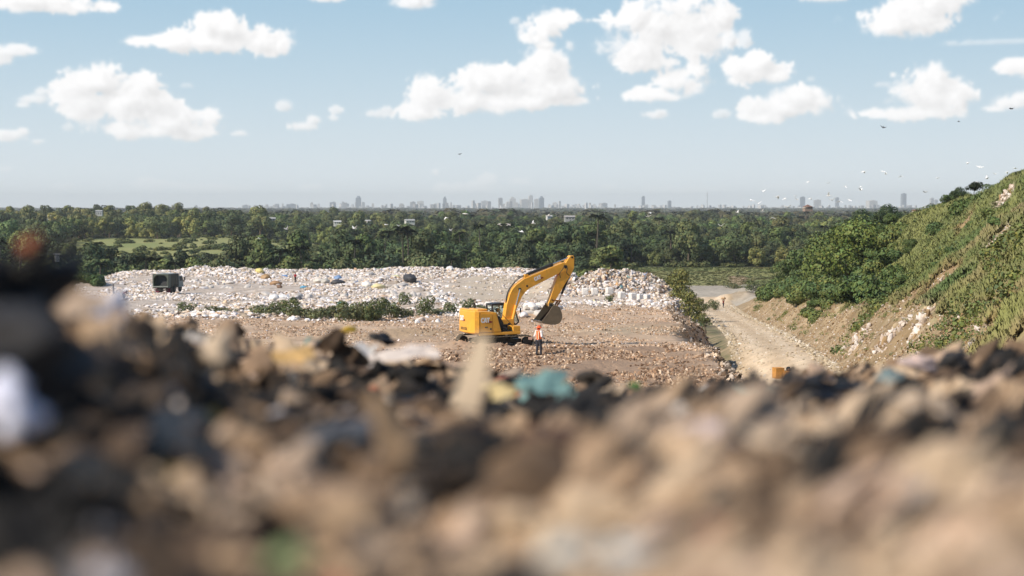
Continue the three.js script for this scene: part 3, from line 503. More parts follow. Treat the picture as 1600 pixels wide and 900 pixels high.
  scrub('roadside_shrub', scrubB, 1176, 322, [1.7, 1.5, 1.5], 'dark shrub at the right side of the gravel yard beside the dirt mound', 'shrub'); scrub('roadside_shrub', scrubB, 1192, 306, [1.6, 1.3, 1.4], 'dark shrub in front of the left end of the hillside thicket', 'shrub'); scrub('roadside_shrub', scrubA, 1148, 352, [1.5, 1.2, 1.4], 'pale scrub on the far edge of the gravel yard', 'shrub');
  scrub('roadside_shrub', scrubA, 1128, 117, [0.75, 0.7, 0.8], 'grey-green shrub at the foot of the near terrace edge', 'shrub'); scrub('roadside_shrub', scrubA, 1143, 114, [0.5, 0.95, 0.6], 'yellow-green upright shrub beside the lower road edge', 'shrub');
  const sap = treeShape(801, 2.4, 0.9, 220, 0.16, [0.10, 0.12, 0.04], { low: 0.45, puffs: 6 }); tree('sapling', 'thin sapling with sparse leaves casting a shadow across the road', 'tree', null, sap, onLand(1103, 166, -0.1), 1, 0);
}
// grass, weeds and rubble of the hill
{
  const blades = (seed, n, h, spread, c) => { const r = rng(seed), pos = [], nor = [], col = []; for (let i = 0; i < n; i++) { const a = r() * 6.283, q = spread * Math.sqrt(r()), x = Math.cos(a) * q, z = Math.sin(a) * q, hh = h * (0.5 + 0.7 * r()), lean = 0.9 * hh, w = 0.035 + 0.03 * r(), b = r() * 6.283, bx = Math.cos(b), bz = Math.sin(b); const P = [[x - bz * w, -0.06, z + bx * w], [x + bz * w, -0.06, z - bx * w], [x + bx * lean, hh, z + bz * lean]]; for (const p of P) { pos.push(...p); nor.push(bx * 0.3, 0.9, bz * 0.3); col.push(...c); } } const g = new THREE.BufferGeometry(); g.setAttribute('position', new THREE.Float32BufferAttribute(pos, 3)); g.setAttribute('normal', new THREE.Float32BufferAttribute(nor, 3)); return g; };
  const tuft = blades(5, 22, 0.19, 0.32, [1, 1, 1]), r = rng(88), list = [], m4 = new THREE.Matrix4(), q = new THREE.Quaternion(), up = V(0, 1, 0), tint = new THREE.Color();
  for (let k = 0; k < 400000 && list.length < 150000; k++) {
    const d = 60 + 190 * Math.pow(r(), 1.25), px = 1180 + 440 * r(), x = (px - 800) / 2200 * d, rr = x - roadC(d) - roadHalf(d);
    if (rr < 0.6 || rr > 34) continue;
    const c = cover(x, d); if (c.kind !== 'hill' || c.bank > 0.45 || r() < c.bank || r() < 0.9 * sm(0.0, -0.35, fbm(x * 0.3 + 60, d * 0.12, 3))) continue;
    list.push([x, d, 0.5 + 0.9 * r(), r(), c.color]);
  }
  const im = new THREE.InstancedMesh(tuft, M.grass, list.length);
  list.forEach(([x, d, s, c, col], i) => { m4.compose(place(x, d), q.setFromAxisAngle(up, c * 40), V(s, s * (0.7 + 0.6 * c), s)); im.setMatrixAt(i, m4); const t = 0.95 + 0.25 * c; im.setColorAt(i, tint.setRGB(col[0] * t * 1.05, col[1] * t * 1.05, col[2] * t)); });
  im.name = 'hill_grass'; shade(im); scene.add(im); tag(im, 'long green and straw-coloured grass covering the hill on the right', 'grass', null, 'stuff');
  const wl = []; const weed = leaves(91, [[0, 0.15, 0, 0.3, 0.8], [0.25, 0.1, 0.1, 0.25, 0.8]], 60, 0.09, [0.165, 0.210, 0.070]);
  for (let k = 0; k < 60000 && wl.length < 1900; k++) { const d = 65 + 200 * r(), px = 1180 + 440 * r(), x = (px - 800) / 2200 * d, rr = x - roadC(d) - roadHalf(d); if (rr < 1 || rr > 30) continue; const thick = fbm(x * 0.16 + 3, d * 0.16, 3); if (r() > 0.5 * sm(0.0, 0.5, thick) + 0.10) continue; const c = cover(x, d); if (r() < (c.bank ?? 0) * 0.5) continue; wl.push([x, d, 0.6 + 1.6 * r() * (0.5 + thick), r()]); }
  const wi = new THREE.InstancedMesh(weed, M.leaf, wl.length); wl.forEach(([x, d, s, c], i) => { m4.compose(place(x, d), q.setFromAxisAngle(up, c * 40), V(s, s, s)); wi.setMatrixAt(i, m4); wi.setColorAt(i, tint.setRGB(0.8 + 0.5 * c, 0.85 + 0.3 * c, 0.9)); });
  wi.name = 'hill_weeds'; shade(wi); scene.add(wi); tag(wi, 'leafy weeds scattered over the grassy hill', 'weeds', null, 'stuff');
  // rough grass past the yard
  const ml = []; for (let k = 0; k < 7000; k++) { const d = 335 + 100 * r(), x = 32 + 66 * r(); if (meadow(x, d) < 0.3 || cover(x, d).kind === 'road') continue; ml.push([x, d, 0.7 + 0.9 * r(), r()]); }
  const mi = new THREE.InstancedMesh(tuft, M.grass, ml.length); ml.forEach(([x, d, s, c], i) => { m4.compose(place(x, d), q.setFromAxisAngle(up, c * 40), V(s, s * 0.7, s)); mi.setMatrixAt(i, m4); const g = fbm(x * 0.1, d * 0.1, 3); mi.setColorAt(i, tint.setRGB(0.22 + 0.12 * g + 0.08 * c, 0.235 + 0.05 * c, 0.09)); });
  mi.name = 'meadow_grass'; shade(mi); scene.add(mi); tag(mi, 'rough grass of the flat field beyond the gravel yard', 'grass', null, 'stuff');
}

// ------------------------------------------------------------------ people: one body surface from tapered bones, clothes as surfaces of their own
function sdf(bones, k) {
  return (x, y, z) => {
    let f = 1e9;
    for (const [a, b, ra, rb, sx = 1] of bones) {
      const px = x - a[0], py = y - a[1], pz = z - a[2], bx = b[0] - a[0], by = b[1] - a[1], bz = b[2] - a[2], L = bx * bx + by * by + bz * bz || 1e-9, t = clamp((px * bx + py * by + pz * bz) / L);
      const qx = px - bx * t, qy = py - by * t, qz = (pz - bz * t) * sx, D = Math.sqrt(qx * qx + qy * qy + qz * qz) - mix(ra, rb, t);
      const h = Math.max(k - Math.abs(f - D), 0) / k; f = Math.min(f, D) - h * h * k * 0.25;
    }
    return f;
  };
}
function skin(bones, cell, k = 0.03, cut) {
  const lo = [1e9, 1e9, 1e9], hi = [-1e9, -1e9, -1e9];
  for (const [a, b, ra, rb] of bones) for (const [p, r] of [[a, ra], [b, rb]]) for (let c = 0; c < 3; c++) { lo[c] = Math.min(lo[c], p[c] - r * 1.5 - 2 * cell); hi[c] = Math.max(hi[c], p[c] + r * 1.5 + 2 * cell); }
  const S = Math.max(hi[0] - lo[0], hi[1] - lo[1], hi[2] - lo[2]) / 2 * 1.06, mid = lo.map((v, c) => (v + hi[c]) / 2), n = Math.max(16, Math.min(104, Math.ceil(2 * S / cell)));
  const mc = new MarchingCubes(n, new THREE.MeshBasicMaterial(), false, false, 90000), f0 = sdf(bones, k), f = cut ? (x, y, z) => Math.max(f0(x, y, z), cut(x, y, z)) : f0, half = n / 2;
  for (let z = 0; z < n; z++) for (let y = 0; y < n; y++) for (let x = 0; x < n; x++) mc.field[x + y * n + z * n * n] = -f(mid[0] + (x - half) / half * S, mid[1] + (y - half) / half * S, mid[2] + (z - half) / half * S);
  mc.isolation = 0; mc.update();
  const pos = [], nor = [];
  for (let i = 0; i < mc.count; i++) {
    const p = [0, 1, 2].map((c) => mc.positionArray[i * 3 + c] * S + mid[c]), e = cell * 0.5, g = [f(p[0] + e, p[1], p[2]) - f(p[0] - e, p[1], p[2]), f(p[0], p[1] + e, p[2]) - f(p[0], p[1] - e, p[2]), f(p[0], p[1], p[2] + e) - f(p[0], p[1], p[2] - e)], l = Math.hypot(...g) || 1;
    pos.push(...p); nor.push(g[0] / l, g[1] / l, g[2] / l);
  }
  const g = new THREE.BufferGeometry(); g.setAttribute('position', new THREE.Float32BufferAttribute(pos, 3)); g.setAttribute('normal', new THREE.Float32BufferAttribute(nor, 3)); return g;
}
// a hand at the wrist, pointing along dir with its back towards up: palm, four bent fingers of different lengths, a thumb from the side
function handBones(w, dir, up, side) {
  const d = V(...dir).normalize(), u = V(...up), s = new THREE.Vector3().crossVectors(d, u).normalize(); u.crossVectors(s, d).normalize();
  const P = (a, b, c) => V(...w).addScaledVector(d, a).addScaledVector(s, b).addScaledVector(u, c).toArray(), out = [[P(0, 0, 0), P(0.03, 0, 0), 0.026, 0.028], [P(0.03, -0.022, 0), P(0.085, -0.026, 0), 0.018, 0.014], [P(0.03, 0.022, 0), P(0.085, 0.026, 0), 0.018, 0.014], [P(0.03, 0, 0), P(0.085, 0, 0), 0.02, 0.014]];
  [[-0.033, 0.052], [-0.011, 0.066], [0.011, 0.07], [0.033, 0.06]].forEach(([b, L]) => { const k = P(0.09, b, 0.004), m = P(0.09 + L * 0.5, b * 1.02, -L * 0.22), t = P(0.09 + L * 0.62, b * 1.02, -L * 0.66); out.push([k, m, 0.0095, 0.0085], [m, t, 0.0085, 0.007]); });
  const th = side * 0.045; out.push([P(0.02, side * 0.028, 0), P(0.055, th, -0.02), 0.014, 0.011], [P(0.055, th, -0.02), P(0.088, side * 0.046, -0.044), 0.011, 0.008]);
  return out;
}
// J: joints in metres, person facing +x, right hand on +z
function person(name, label, pos, turn, J, look, cell = 0.018) {
  const o = thing(name, pos, turn), { skinTone = [0.20, 0.11, 0.07] } = look, skinM = std(skinTone, 0.6), inflate = (list, e) => list.map(([a, b, ra, rb, s]) => [a, b, ra + e, rb + e, s]);
  const legs = [[J.hipR, J.kneeR, 0.088, 0.062], [J.kneeR, J.ankleR, 0.058, 0.042], [J.hipL, J.kneeL, 0.088, 0.062], [J.kneeL, J.ankleL, 0.058, 0.042], [J.hipR, J.hipL, 0.105, 0.105], [J.pelvis, J.waist, 0.115, 0.105, 0.82]];
  const torso = [[J.waist, J.chest, 0.108, 0.128, 0.78], [J.chest, J.neck, 0.125, 0.06], [J.shR, J.shL, 0.06, 0.06]];
  const arms = [[J.shR, J.elR, 0.055, 0.042], [J.elR, J.wrR, 0.040, 0.029], [J.shL, J.elL, 0.055, 0.042], [J.elL, J.wrL, 0.040, 0.029]];
  const feet = ['R', 'L'].map((s) => [J['ankle' + s], [J['ankle' + s][0] + 0.17, J['ankle' + s][1] - 0.05, J['ankle' + s][2]], 0.042, 0.034]);
  const h = J.head, fx = Math.cos(J.face ?? 0), fz = Math.sin(J.face ?? 0), fp = (a, b, c) => [h[0] + a * fx - c * fz, h[1] + b, h[2] + a * fz + c * fx];
  const head = [[fp(-0.02, 0.03, 0), fp(0.005, 0.02, 0), 0.098, 0.094], [fp(0.03, -0.06, 0), fp(0.055, -0.085, 0), 0.062, 0.035], [J.neck, fp(-0.015, -0.06, 0), 0.055, 0.052], [fp(0.09, 0.01, 0), fp(0.116, -0.025, 0), 0.008, 0.014], [fp(-0.01, -0.01, 0.09), fp(-0.015, 0.03, 0.098), 0.014, 0.016], [fp(-0.01, -0.01, -0.09), fp(-0.015, 0.03, -0.098), 0.014, 0.016], [fp(0.088, -0.058, 0.018), fp(0.088, -0.058, -0.018), 0.010, 0.010]];
  const hands = [...handBones(J.wrR, J.handR ?? [1, -0.2, 0], [0, 1, 0.3], -1), ...handBones(J.wrL, J.handL ?? [1, -0.2, 0], [0, 1, -0.3], 1)];
  const body = [skin([...legs, ...torso, ...arms, ...feet], cell, 0.04), skin(head, Math.min(cell, 0.009), 0.02)];
  if (!look.gloves) for (const k of [0, 1]) body.push(skin(hands.slice(k * 14, k * 14 + 14), 0.006, 0.008));
  part('body', body, skinM, o);
  const dark = std([0.012, 0.01, 0.009], 0.4); for (const s of [-1, 1]) { const e = new THREE.SphereGeometry(0.011, 8, 6); e.translate(...fp(0.083, 0.012, s * 0.034)); part('eye', e, dark, o); }
  if (look.hair) { const cap = skin([[fp(-0.035, 0.05, 0), fp(-0.01, 0.06, 0), 0.095, 0.092], [fp(-0.05, -0.01, 0), fp(-0.045, 0.03, 0), 0.07, 0.085]], 0.012, 0.02); part('hair', cap, std(look.hair, 0.8), o); }
  part('trousers', skin(inflate(legs, 0.016), cell, 0.035, (x, y) => Math.min(J.ankleR[1], J.ankleL[1]) - 0.0 - y), std(look.trousers, 0.9), o);
  part('shirt', skin(inflate([...torso, [J.pelvis, J.waist, 0.118, 0.11, 0.82], arms[0], arms[2], ...(look.longSleeves ? [arms[1], arms[3]] : [])], 0.018), cell, 0.03, (x, y, z) => y - J.neck[1] - 0.015), std(look.shirt, 0.9), o);
  if (look.vest) {
    part('vest', skin(inflate([[J.waist, J.chest, 0.112, 0.13, 0.78], [J.pelvis, J.waist, 0.118, 0.112, 0.82], [J.chest, [J.neck[0], J.neck[1] - 0.06, J.neck[2]], 0.13, 0.09], [[mix(J.chest[0], J.shR[0], 0.6), J.shR[1], J.shR[2] * 0.72], [J.shL[0], J.shL[1], J.shL[2] * 0.72], 0.055, 0.055]], 0.030), cell, 0.03, (x, y, z) => Math.max(y - J.neck[1] + 0.0, J.pelvis[1] + 0.0 - y)), std(look.vest, 0.7), o);
    for (const s of [-1, 1]) { const b = new RoundedBoxGeometry(0.02, 0.42, 0.045, 2, 0.006); b.translate(J.chest[0] - 0.165, J.chest[1] - 0.12, s * 0.085); const f = b.clone(); f.translate(0.325, 0, 0); part('reflective_band', [b, f], std([0.75, 0.75, 0.55], 0.35), o); }
  }
  if (look.gloves) for (const k of [0, 1]) part('glove', skin(inflate(hands.slice(k * 14, k * 14 + 14), 0.004), 0.006, 0.008), std(look.gloves, 0.9), o);
  for (const f of feet) part('shoe', skin([[f[0], f[1], f[2] + 0.014, f[3] + 0.016]], 0.014, 0.02, (x, y) => f[1][1] - 0.055 - y), std(look.shoes ?? [0.03, 0.025, 0.02], 0.7), o);
  if (look.hat) {
    const c = fp(-0.01, 0.055, 0), dome = new THREE.LatheGeometry([[0.0, 0.118], [0.04, 0.112], [0.085, 0.083], [0.118, 0.035], [0.128, 0.0], [0.20, -0.02], [0.202, -0.028], [0.112, -0.012]].map(([a, b]) => new THREE.Vector2(a, b)), 24); dome.scale(1.08, 1, 0.98); dome.translate(...c);
    const ridge = new RoundedBoxGeometry(0.2, 0.02, 0.03, 2, 0.008); ridge.translate(c[0], c[1] + 0.112, c[2]); part('hard_hat', [dome, ridge], std(look.hat, 0.35), o);
    if (look.flap) part('neck_flap', skin([[fp(-0.10, 0.02, 0.05), fp(-0.115, -0.11, 0.06), 0.028, 0.02], [fp(-0.10, 0.02, -0.05), fp(-0.115, -0.11, -0.06), 0.028, 0.02], [fp(-0.11, 0.0, -0.05), fp(-0.12, -0.09, 0.05), 0.028, 0.02]], 0.014, 0.03), std(look.hat, 0.8), o);
  }
  return tag(o, label, 'person');
}
const STAND = {
  ankleR: [0.02, 0.085, 0.12], ankleL: [-0.04, 0.085, -0.11], kneeR: [0.045, 0.49, 0.11], kneeL: [-0.005, 0.49, -0.10], hipR: [0, 0.90, 0.085], hipL: [0, 0.90, -0.085], pelvis: [0, 0.95, 0], waist: [0, 1.08, 0], chest: [0.01, 1.32, 0], neck: [0.005, 1.47, 0],
  shR: [0, 1.42, 0.17], shL: [0, 1.42, -0.17], elR: [-0.03, 1.14, 0.235], elL: [-0.03, 1.14, -0.235], wrR: [0.18, 1.06, 0.17], wrL: [0.2, 1.05, -0.15], head: [0.02, 1.62, 0],
};
const lift = (J, f) => Object.fromEntries(Object.entries(J).map(([k, v]) => [k, Array.isArray(v) && !k.startsWith('hand') ? f(v, k) : v]));

// ------------------------------------------------------------------ the excavator (local x forward, y up, z to the machine's right, the side towards the eye)
const DUSTY = (() => { const n = 256, d = new Uint8Array(n * n * 4), src = WEAR.image.data; for (let i = 0; i < n * n; i++) { const w = clamp((src[i * 4] / 255 - 0.72) / 0.28), k = sm(0.62, 0.30, w), f = 0.86 + 0.14 * VAL[(i * 7) & 255]; d.set([255 * mix(1, 0.86, k) * (0.93 + 0.07 * f), 255 * mix(1, 0.90, k) * (0.93 + 0.07 * f), 255 * mix(1, 1.0, k), 255], i * 4); } const t = new THREE.DataTexture(d, n, n); t.wrapS = t.wrapT = THREE.RepeatWrapping; t.magFilter = THREE.LinearFilter; t.repeat.set(0.45, 0.45); t.needsUpdate = true; return t; })();
const YELLOW = new THREE.MeshPhysicalMaterial({ color: rgb([0.90, 0.42, 0.042]), roughness: 0.42, clearcoat: 0.35, clearcoatRoughness: 0.35, map: DUSTY, side: THREE.DoubleSide });
const BLACK = std([0.018, 0.018, 0.019], 0.55), RUBBER = std([0.035, 0.032, 0.028], 0.85), STEEL = std([0.62, 0.60, 0.58], 0.22, { metalness: 0.9 }), MUD = std([0.10, 0.082, 0.058], 0.95, { bumpMap: GRAIN, bumpScale: 0.01 }), WORN = std([0.215, 0.165, 0.105], 0.6, { map: rep(WEAR, 0.8) });
const GLASS = new THREE.MeshPhysicalMaterial({ color: 0xe8f0f0, transmission: 1, thickness: 0, roughness: 0.03, ior: 1.5, side: THREE.DoubleSide }), WHITE = std([0.82, 0.82, 0.80], 0.5), REDDARK = std([0.22, 0.02, 0.02], 0.5);
const shapeOf = (pts) => { const s = new THREE.Shape(); pts.forEach(([x, y], i) => (i ? s.lineTo(x, y) : s.moveTo(x, y))); s.closePath(); return s; };
function slab(pts, z0, z1, bev = 0.02) { const g = new THREE.ExtrudeGeometry(shapeOf(pts), { depth: z1 - z0 - 2 * bev, bevelEnabled: bev > 0, bevelThickness: bev, bevelSize: bev, bevelOffset: -bev, bevelSegments: 2 }); g.translate(0, 0, z0 + bev); return g; }
function plan(pts, y0, y1, bev = 0.03) { const g = slab(pts.map(([x, z]) => [x, -z]), y0, y1, bev); g.rotateX(-Math.PI / 2); return g; }
const box = (x0, x1, y0, y1, z0, z1, r = 0.02) => { const g = new RoundedBoxGeometry(x1 - x0, y1 - y0, z1 - z0, 2, Math.min(r, (x1 - x0) / 2.1, (y1 - y0) / 2.1, (z1 - z0) / 2.1)); g.translate((x0 + x1) / 2, (y0 + y1) / 2, (z0 + z1) / 2); return g; };
const rod = (a, b, r0, r1 = r0, n = 12) => { const A = V(...a), B = V(...b), g = new THREE.CylinderGeometry(r1, r0, A.distanceTo(B), n); g.applyQuaternion(new THREE.Quaternion().setFromUnitVectors(V(0, 1, 0), B.clone().sub(A).normalize())); const m = A.add(B).multiplyScalar(0.5); g.translate(m.x, m.y, m.z); return g; };
const pin = (x, y, z0, z1, r) => rod([x, y, z0], [x, y, z1], r, r, 16);
const font = await new FontLoader().loadAsync('fonts/droid/droid_sans_bold.typeface.json');
// three raised letters and a dark angular mark beside them, lying in the x-y plane, w wide
function lettering(parent, m4, w) {
  const t = new TextGeometry('CAT', { font, size: 1, depth: 0.05, curveSegments: 4, bevelEnabled: true, bevelThickness: 0.01, bevelSize: 0.075, bevelSegments: 1 }); t.computeBoundingBox(); const b = t.boundingBox, s = w * 0.74 / (b.max.x - b.min.x);
  t.translate(-b.min.x, -b.min.y, 0); t.scale(s, s * 1.18, 0.2 * s); const H = (b.max.y - b.min.y) * s * 1.18;
  const hex = slab([[w * 0.62, -0.16 * H], [w * 0.86, -0.16 * H], [w, 0.48 * H], [w * 0.86, 1.14 * H], [w * 0.62, 1.14 * H]], 0, 0.006, 0.001), blk = slab([[w * 0.40, -0.24 * H], [w * 0.70, -0.24 * H], [w * 0.74, -0.02 * H], [w * 0.40, -0.02 * H]], 0, 0.005, 0.001), tri = slab([[w * 0.48, 0.02 * H], [w * 0.66, 0.02 * H], [w * 0.57, 0.36 * H]], 0.012, 0.02, 0.001);
  t.translate(0, 0, 0.008); for (const [n, g, m] of [['lettering', t, WHITE], ['emblem', [hex], REDDARK], ['emblem_bar', [blk], BLACK], ['emblem_triangle', [tri], YELLOW]]) { const o = part(n, g, m, parent); o.applyMatrix4(m4); }
}
const ex = thing('excavator', place((773 - 800) / 2200 * 94, 94, -0.06), 25 * Math.PI / 180);
tag(ex, 'yellow tracked excavator with raised bent boom and hanging bucket on the churned ground', 'excavator');
{
  // undercarriage
  part('track_frame', [box(-1.5, 1.5, 0.42, 0.66, -1.0, -0.55), box(-1.5, 1.5, 0.42, 0.66, 0.55, 1.0), box(-0.8, 0.8, 0.5, 0.85, -1.0, 1.0, 0.08), rod([0, 0.8, 0], [0, 1.02, 0], 0.72, 0.72, 28)], BLACK, ex);
  for (const s of [-1, 1]) {
    const cz = s * 1.22, shoes = [], L = 1.78, R = 0.40, yc = 0.47, per = 4 * L + 2 * Math.PI * R, n = 44;
    for (let i = 0; i < n; i++) {
      let q = i / n * per, x, y, a; if (q < 2 * L) { x = -L + q; y = yc + R; a = 0; } else if ((q -= 2 * L) < Math.PI * R) { a = q / R; x = L + Math.sin(a) * R; y = yc + Math.cos(a) * R; } else if ((q -= Math.PI * R) < 2 * L) { x = L - q; y = yc - R; a = Math.PI; } else { q -= 2 * L; a = Math.PI + q / R; x = -L + Math.sin(a) * R; y = yc + Math.cos(a) * R; }
      const sh = new RoundedBoxGeometry(per / n * 0.93, 0.045, 0.6, 1, 0.01), gr = new THREE.BoxGeometry(0.025, 0.05, 0.58); gr.translate(0.03, 0.035, 0); const g = mergeGeometries([sh, gr.toNonIndexed()]); g.rotateZ(-a); g.translate(x, y, cz); shoes.push(g);
    }
    const t = part('track', shoes, MUD, ex);
    part('sprocket', [rod([-L, yc, cz - 0.12], [-L, yc, cz + 0.12], 0.33, 0.33, 20), rod([L, yc, cz - 0.12], [L, yc, cz + 0.12], 0.33, 0.33, 20)], BLACK, t);
    part('roller', [-1.2, -0.8, -0.4, 0, 0.4, 0.8, 1.2].map((x) => rod([x, 0.2, cz - 0.2], [x, 0.2, cz + 0.2], 0.12, 0.12, 14)).concat([-0.6, 0.6].map((x) => rod([x, 0.75, cz - 0.15], [x, 0.75, cz + 0.15], 0.09, 0.09, 12))), BLACK, t);
  }
  // upper frame and engine housing
  part('platform', [box(-1.72, 1.26, 1.0, 1.19, -1.4, 1.4, 0.03)], YELLOW, ex);
  const cw = part('counterweight', [plan([[-1.76, 1.42], [-2.02, 1.30], [-2.17, 0.95], [-2.23, 0.5], [-2.25, 0], [-2.23, -0.5], [-2.17, -0.95], [-2.02, -1.30], [-1.76, -1.42]], 1.14, 2.62, 0.06), plan([[-1.78, 1.2], [-2.12, 0.9], [-2.18, 0.6], [-2.18, -0.6], [-2.12, -0.9], [-1.78, -1.2]], 2.615, 2.70, 0.03)], YELLOW, ex);
  const vent = []; for (let i = 0; i < 4; i++) vent.push(box(-2.262, -2.24, 1.32 + i * 0.05, 1.34 + i * 0.05, -0.5, 0.5, 0.003)); part('vent', vent, BLACK, cw);
  part('engine_cover', [slab([[-1.745, 1.2], [-1.745, 2.60], [-1.2, 2.58], [-0.55, 2.50], [-0.47, 2.44], [-0.12, 1.2]], -1.37, 1.37, 0.04)], YELLOW, ex);
  const d1 = part('side_door', [slab([[-1.72, 1.22], [-1.72, 2.46], [-0.80, 2.42], [-0.80, 1.22]], 1.366, 1.41, 0.012)], YELLOW, ex), d2 = part('side_door', [slab([[-0.765, 1.22], [-0.765, 2.42], [-0.54, 2.40], [-0.18, 1.22]], 1.366, 1.405, 0.012)], YELLOW, ex);
  part('door_latch', [box(-1.35, -1.15, 1.50, 1.58, 1.405, 1.43, 0.008), box(-0.98, -0.86, 1.36, 1.48, 1.405, 1.425, 0.008)], BLACK, d1);
  lettering(d1, new THREE.Matrix4().makeTranslation(-1.64, 1.84, 1.412), 0.86);
  lettering(cw, new THREE.Matrix4().makeRotationY(-Math.PI / 2).setPosition(-2.262, 1.92, -0.62), 0.86);
  part('exhaust_pipe', [rod([-1.2, 2.55, -0.6], [-1.2, 2.95, -0.6], 0.07), rod([-1.2, 2.95, -0.6], [-1.28, 3.02, -0.6], 0.07)], BLACK, ex);
  part('hood', [box(-1.5, -0.75, 2.56, 2.68, -0.9, 0.5, 0.05)], YELLOW, ex);
  part('handrail', [rod([-0.9, 2.5, 1.2], [-0.9, 2.78, 1.2], 0.018), rod([-0.9, 2.78, 1.2], [-0.3, 2.62, 1.2], 0.018), rod([-0.3, 2.62, 1.2], [0.6, 1.7, 1.3], 0.018), rod([0.6, 1.7, 1.3], [0.72, 1.5, 1.3], 0.018), rod([-0.15, 2.42, 1.2], [-0.4, 2.3, 1.2], 0.015)], BLACK, ex);
  part('step_well', [box(-0.11, 0.70, 1.19, 1.26, 0.6, 1.38, 0.02), box(-0.1, 0.68, 1.26, 1.62, 0.5, 0.62, 0.02), box(-0.02, 0.32, 1.26, 1.48, 0.7, 1.34, 0.03)], BLACK, ex);
  part('tool_box', [box(0.71, 1.24, 1.19, 1.55, 0.62, 1.39, 0.03)], YELLOW, ex);
  part('tank', [slab([[-0.13, 1.22], [-0.42, 2.3], [-0.1, 2.2], [0.15, 1.8], [0.2, 1.22]], 0.55, 1.05, 0.03)], BLACK, ex);
  part('boom_mount', [box(0.1, 1.25, 1.19, 1.95, -0.42, -0.30, 0.03), box(0.1, 1.25, 1.19, 1.95, 0.30, 0.42, 0.03)], YELLOW, ex);
  // cab on the far side
  const cab = part('cab', [box(0.0, 1.75, 1.19, 1.62, -1.42, -0.46, 0.04), slab([[-0.04, 2.80], [-0.02, 2.92], [0.6, 2.98], [1.6, 2.90], [1.72, 2.80]], -1.43, -0.45, 0.03), rod([0.03, 1.6, -0.49], [0.03, 2.85, -0.49], 0.06), rod([0.03, 1.6, -1.39], [0.03, 2.85, -1.39], 0.06), rod([0.95, 1.6, -0.49], [0.95, 2.85, -0.49], 0.045), rod([0.95, 1.6, -1.39], [0.95, 2.85, -1.39], 0.045), rod([2.0, 1.62, -0.49], [1.62, 2.85, -0.49], 0.045), rod([2.0, 1.62, -1.39], [1.62, 2.85, -1.39], 0.045), rod([1.72, 1.45, -0.49], [2.0, 1.64, -0.49], 0.05), rod([1.72, 1.45, -1.39], [2.0, 1.64, -1.39], 0.05)], BLACK, ex);
  for (const z of [-0.47, -1.41]) part('window', [slab([[0.09, 1.63], [0.09, 2.80], [0.9, 2.82], [0.9, 1.63]], z - 0.004, z + 0.004, 0), slab([[1.0, 1.63], [1.0, 2.82], [1.6, 2.80], [1.95, 1.66]], z - 0.004, z + 0.004, 0)], GLASS, cab);
  part('windscreen', [(() => { const g = new THREE.PlaneGeometry(0.84, 1.24); g.rotateY(Math.PI / 2); g.rotateZ(0.3); g.translate(1.82, 2.24, -0.94); return g; })()], GLASS, cab);
  part('seat', [box(0.35, 0.85, 1.62, 1.78, -1.2, -0.7, 0.06), slab([[0.25, 1.75], [0.15, 2.5], [0.28, 2.5], [0.42, 1.75]], -1.18, -0.72, 0.05)], RUBBER, cab);
  part('console', [box(0.9, 1.02, 1.62, 2.1, -0.66, -0.54, 0.03), rod([1.0, 2.05, -0.6], [1.05, 2.28, -0.6], 0.02)], BLACK, cab);
  part('mirror', [rod([1.98, 1.7, -0.46], [2.06, 2.35, -0.3], 0.015), box(2.03, 2.07, 2.3, 2.6, -0.38, -0.22, 0.01)], BLACK, ex);
  // boom, stick, rams
  const bp = [[0.62, 1.36], [0.62, 1.9], [0.78, 2.9], [1.02, 3.62], [1.20, 3.95], [1.46, 4.20], [2.06, 4.60], [3.0, 4.94], [4.18, 5.36], [5.02, 5.66], [5.3, 5.60], [5.42, 5.38], [5.32, 5.12], [5.1, 5.03], [4.66, 4.90], [3.0, 4.19], [2.55, 3.99], [2.2, 3.76], [1.92, 3.42], [1.62, 2.84], [1.34, 2.11], [1.08, 1.38]];
  const boom = part('boom', [slab(bp, -0.24, 0.24, 0.025)], YELLOW, ex);
  part('boom_pin', [pin(0.85, 1.6, -0.45, 0.45, 0.1), pin(1.72, 3.92, -0.34, 0.34, 0.09), pin(2.28, 4.12, -0.26, 0.26, 0.07), pin(5.2, 5.36, -0.27, 0.27, 0.12)], BLACK, boom);
  lettering(boom, new THREE.Matrix4().makeRotationZ(0.345).setPosition(2.86, 4.42, 0.242), 0.72);
  part('hose', [0.0, 0.07, -0.07].map((z, i) => new THREE.TubeGeometry(new THREE.CatmullRomCurve3([V(0.74, 2.3, z), V(0.98, 3.75, z), V(1.35, 4.25, z), V(1.8, 4.62 + 0.05 * i, z), V(2.35, 4.86, z)]), 20, 0.022, 6)).concat([new THREE.TubeGeometry(new THREE.CatmullRomCurve3([V(5.1, 5.5, 0.26), V(4.95, 5.2, 0.3), V(4.75, 4.95, 0.27), V(4.8, 4.6, 0.24)]), 16, 0.02, 6), new THREE.TubeGeometry(new THREE.CatmullRomCurve3([V(5.35, 5.3, 0.26), V(5.25, 4.95, 0.3), V(5.5, 4.75, 0.22)]), 16, 0.02, 6)]), BLACK, boom);
  for (const z of [-0.33, 0.33]) { const c = part('boom_ram', [rod([1.05, 1.45, z], [1.42, 2.85, z], 0.095)], YELLOW, ex); part('ram_rod', [rod([1.42, 2.85, z], [1.72, 3.92, z], 0.055)], STEEL, c); }
  const sc = part('stick_ram', [rod([2.25, 4.83, 0], [4.18, 5.50, 0], 0.105), box(4.1, 4.3, 5.40, 5.62, -0.13, 0.13, 0.03)], BLACK, ex); part('ram_rod', [rod([4.18, 5.50, 0], [5.68, 6.02, 0], 0.055)], STEEL, sc);
  part('ram_bracket', [slab([[2.1, 4.58], [2.2, 4.9], [2.4, 4.9], [2.55, 4.74]], -0.14, 0.14, 0.01)], YELLOW, sc);
